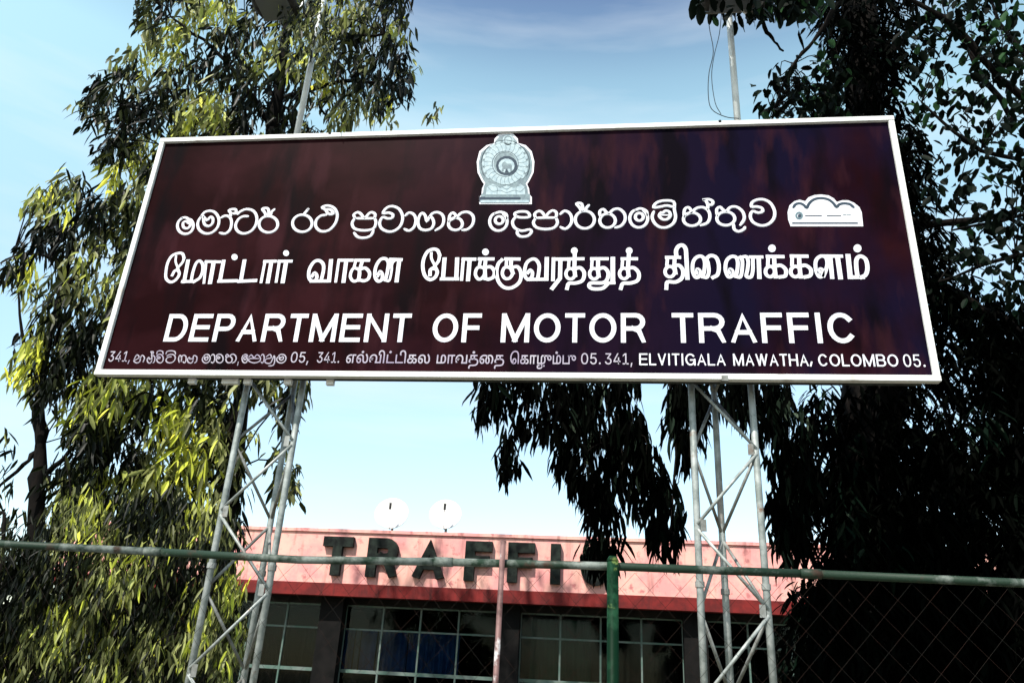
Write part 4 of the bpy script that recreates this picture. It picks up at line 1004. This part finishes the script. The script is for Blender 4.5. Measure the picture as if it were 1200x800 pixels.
# hanging branch
hang = [((560, 440), (556, 475), (566, 492), (590, 490), (586, 540), (598, 562), (616, 545), (622, 500), (640, 505), (655, 530), (668, 570), (684, 590), (686, 640), (706, 665), (728, 625), (738, 590), (756, 600), (766, 635), (792, 640), (800, 595), (790, 560), (764, 525), (748, 470), (752, 430), (560, 430)),
        ((785, 440), (785, 500), (800, 545), (822, 500), (850, 470), (888, 500), (905, 560), (912, 640), (940, 650), (955, 560), (945, 500), (930, 470), (912, 440))]
PH = []
P1, _ = sample_clusters(hang[0], 300, 7.5, 8.5, [(705, 515, 6), (690, 560, 5), (640, 480, 6), (600, 480, 7), (655, 500, 5)])
P2, _ = sample_clusters(hang[1], 230, 7.3, 8.7, [(862, 550, 26), (926, 500, 12), (905, 520, 8)])
for p in np.vstack([P1, P2]):
    p = p+np.array([0, 0, .12]); PH.append(p)
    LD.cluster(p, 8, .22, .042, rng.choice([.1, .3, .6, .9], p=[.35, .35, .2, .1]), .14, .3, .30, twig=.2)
tr = [at(1010, 900, 8.6), at(1010, 650, 8.6), at(1025, 400, 8.6), at(1015, 150, 8.6), at(1005, -60, 8.6)]; tr[0][2] = 0
limb(rootD, tr, .34, .20, M['bark_dark'], 'trunk', .03, 14)
st = []
for q in ([at(1020, 330, 8.6), at(900, 330, 8.2), at(760, 390, 8.0), at(640, 420, 8.0), at(580, 470, 8.0)], [at(1022, 380, 8.6), at(940, 400, 8.2), at(880, 440, 8.0)], [at(700, 400, 8.0), at(715, 520, 8.0), at(705, 660, 8.0)], [at(760, 390, 8.0), at(790, 480, 8.0), at(785, 630, 8.0)], [at(620, 425, 8.0), at(615, 500, 8.0), at(600, 560, 8.0)]):
    limb(rootD, q, .05 if len(q) > 3 else .016, .008, M['bark_dark']); st += q
for q in ([at(1015, 100, 8.6), at(1100, 20, 8.4), at(1190, 150, 8.2)], [at(1020, 250, 8.6), at(1110, 262, 8.4), at(1230, 235, 8.2)], [at(1020, 300, 8.6), at(1150, 360, 8.5), at(1250, 420, 8.4)]):
    limb(rootD, q, .06, .03, M['bark_dark']); st += q
twigs(rootD, np.array(PH), st, M['bark_dark'], 120, .006, .55)
LD.build(rootD, 'leaf_dark', 'foliage')

# --- E: round-leaved tree at the upper right
rootE = empty('round_leaved_tree', (at(1260, 800, 7.4)[0], 7.4, 0), 'open round-leaved tree at the upper right with sky showing between its leaves', 'tree')
LE = Leaves()
polyE = [(1075, -40), (1060, 60), (1090, 140), (1100, 220), (1125, 330), (1230, 350), (1230, -40)]
PE_, QE = sample_clusters(polyE, 190, 6.6, 8.4, [(1130, 65, 24), (1165, 110, 18), (1150, 215, 26), (1185, 165, 16), (1130, 260, 22), (1175, 290, 26), (1120, 175, 16)])
for p in PE_: LE.cluster(p, 8, .13, .070, rng.choice([.1, .4, .8], p=[.5, .35, .15]), .6, .2, 1.0, twig=.3)
polyE2 = [(912, 62), (905, 95), (895, 110), (908, 138), (980, 140), (985, 20), (965, 50), (955, 90), (930, 70)]
PE2, _ = sample_clusters(polyE2, 62, 6.8, 8.0)
for p in PE2: LE.cluster(p, 5, .13, .075, rng.choice([.05, .3, .8], p=[.6, .25, .15]), .4, .2, 1.0, twig=.2)
polyE3 = [(815, -45), (835, 2), (852, 10), (890, 12), (905, -2), (965, 4), (975, -45)]
PE3, _ = sample_clusters(polyE3, 110, 5.2, 6.6)
for p in PE3: LE.cluster(p, 6, .15, .075, rng.choice([.05, .3, .75], p=[.6, .25, .15]), .3, .2, .8, twig=.15)
tr = [at(1330, 900, 7.6), at(1320, 600, 7.6), at(1290, 300, 7.6), at(1230, 60, 7.6)]; tr[0][2] = 0
limb(rootE, tr, .16, .08, M['bark_dark'], 'trunk', .02, 12)
st = []
for q in ([at(1250, 150, 7.6), at(1170, 90, 7.4), at(1110, 25, 7.2), at(1000, -30, 7.0), at(900, -22, 6.6), at(830, -6, 6.4)], [at(1290, 300, 7.6), at(1190, 300, 7.4), at(1100, 330, 7.2)], [at(1270, 230, 7.6), at(1190, 255, 7.5), at(1115, 270, 7.4)], [at(1240, 100, 7.6), at(1180, 40, 7.4), at(1150, -30, 7.3)], [at(1260, 200, 7.6), at(1150, 175, 7.4), at(1080, 120, 7.3)],
          [at(1000, -30, 7.0), at(960, 40, 7.2), at(930, 75, 7.3), at(905, 130, 7.3)], [at(900, -22, 6.6), at(893, 20, 6.8), at(905, 45, 7.0), at(918, 60, 7.2)]):
    limb(rootE, q, .035 if len(q) < 5 else .045, .01, M['bark_dark'], wob=.02); st += q
twigs(rootE, np.vstack([PE_, PE2, PE3]), st, M['bark_dark'], 130, .005)
LE.build(rootE, 'leaf_round', 'foliage', True)
print('verts', sum(len(o.data.vertices) for o in sc.objects if o.type == 'MESH'))
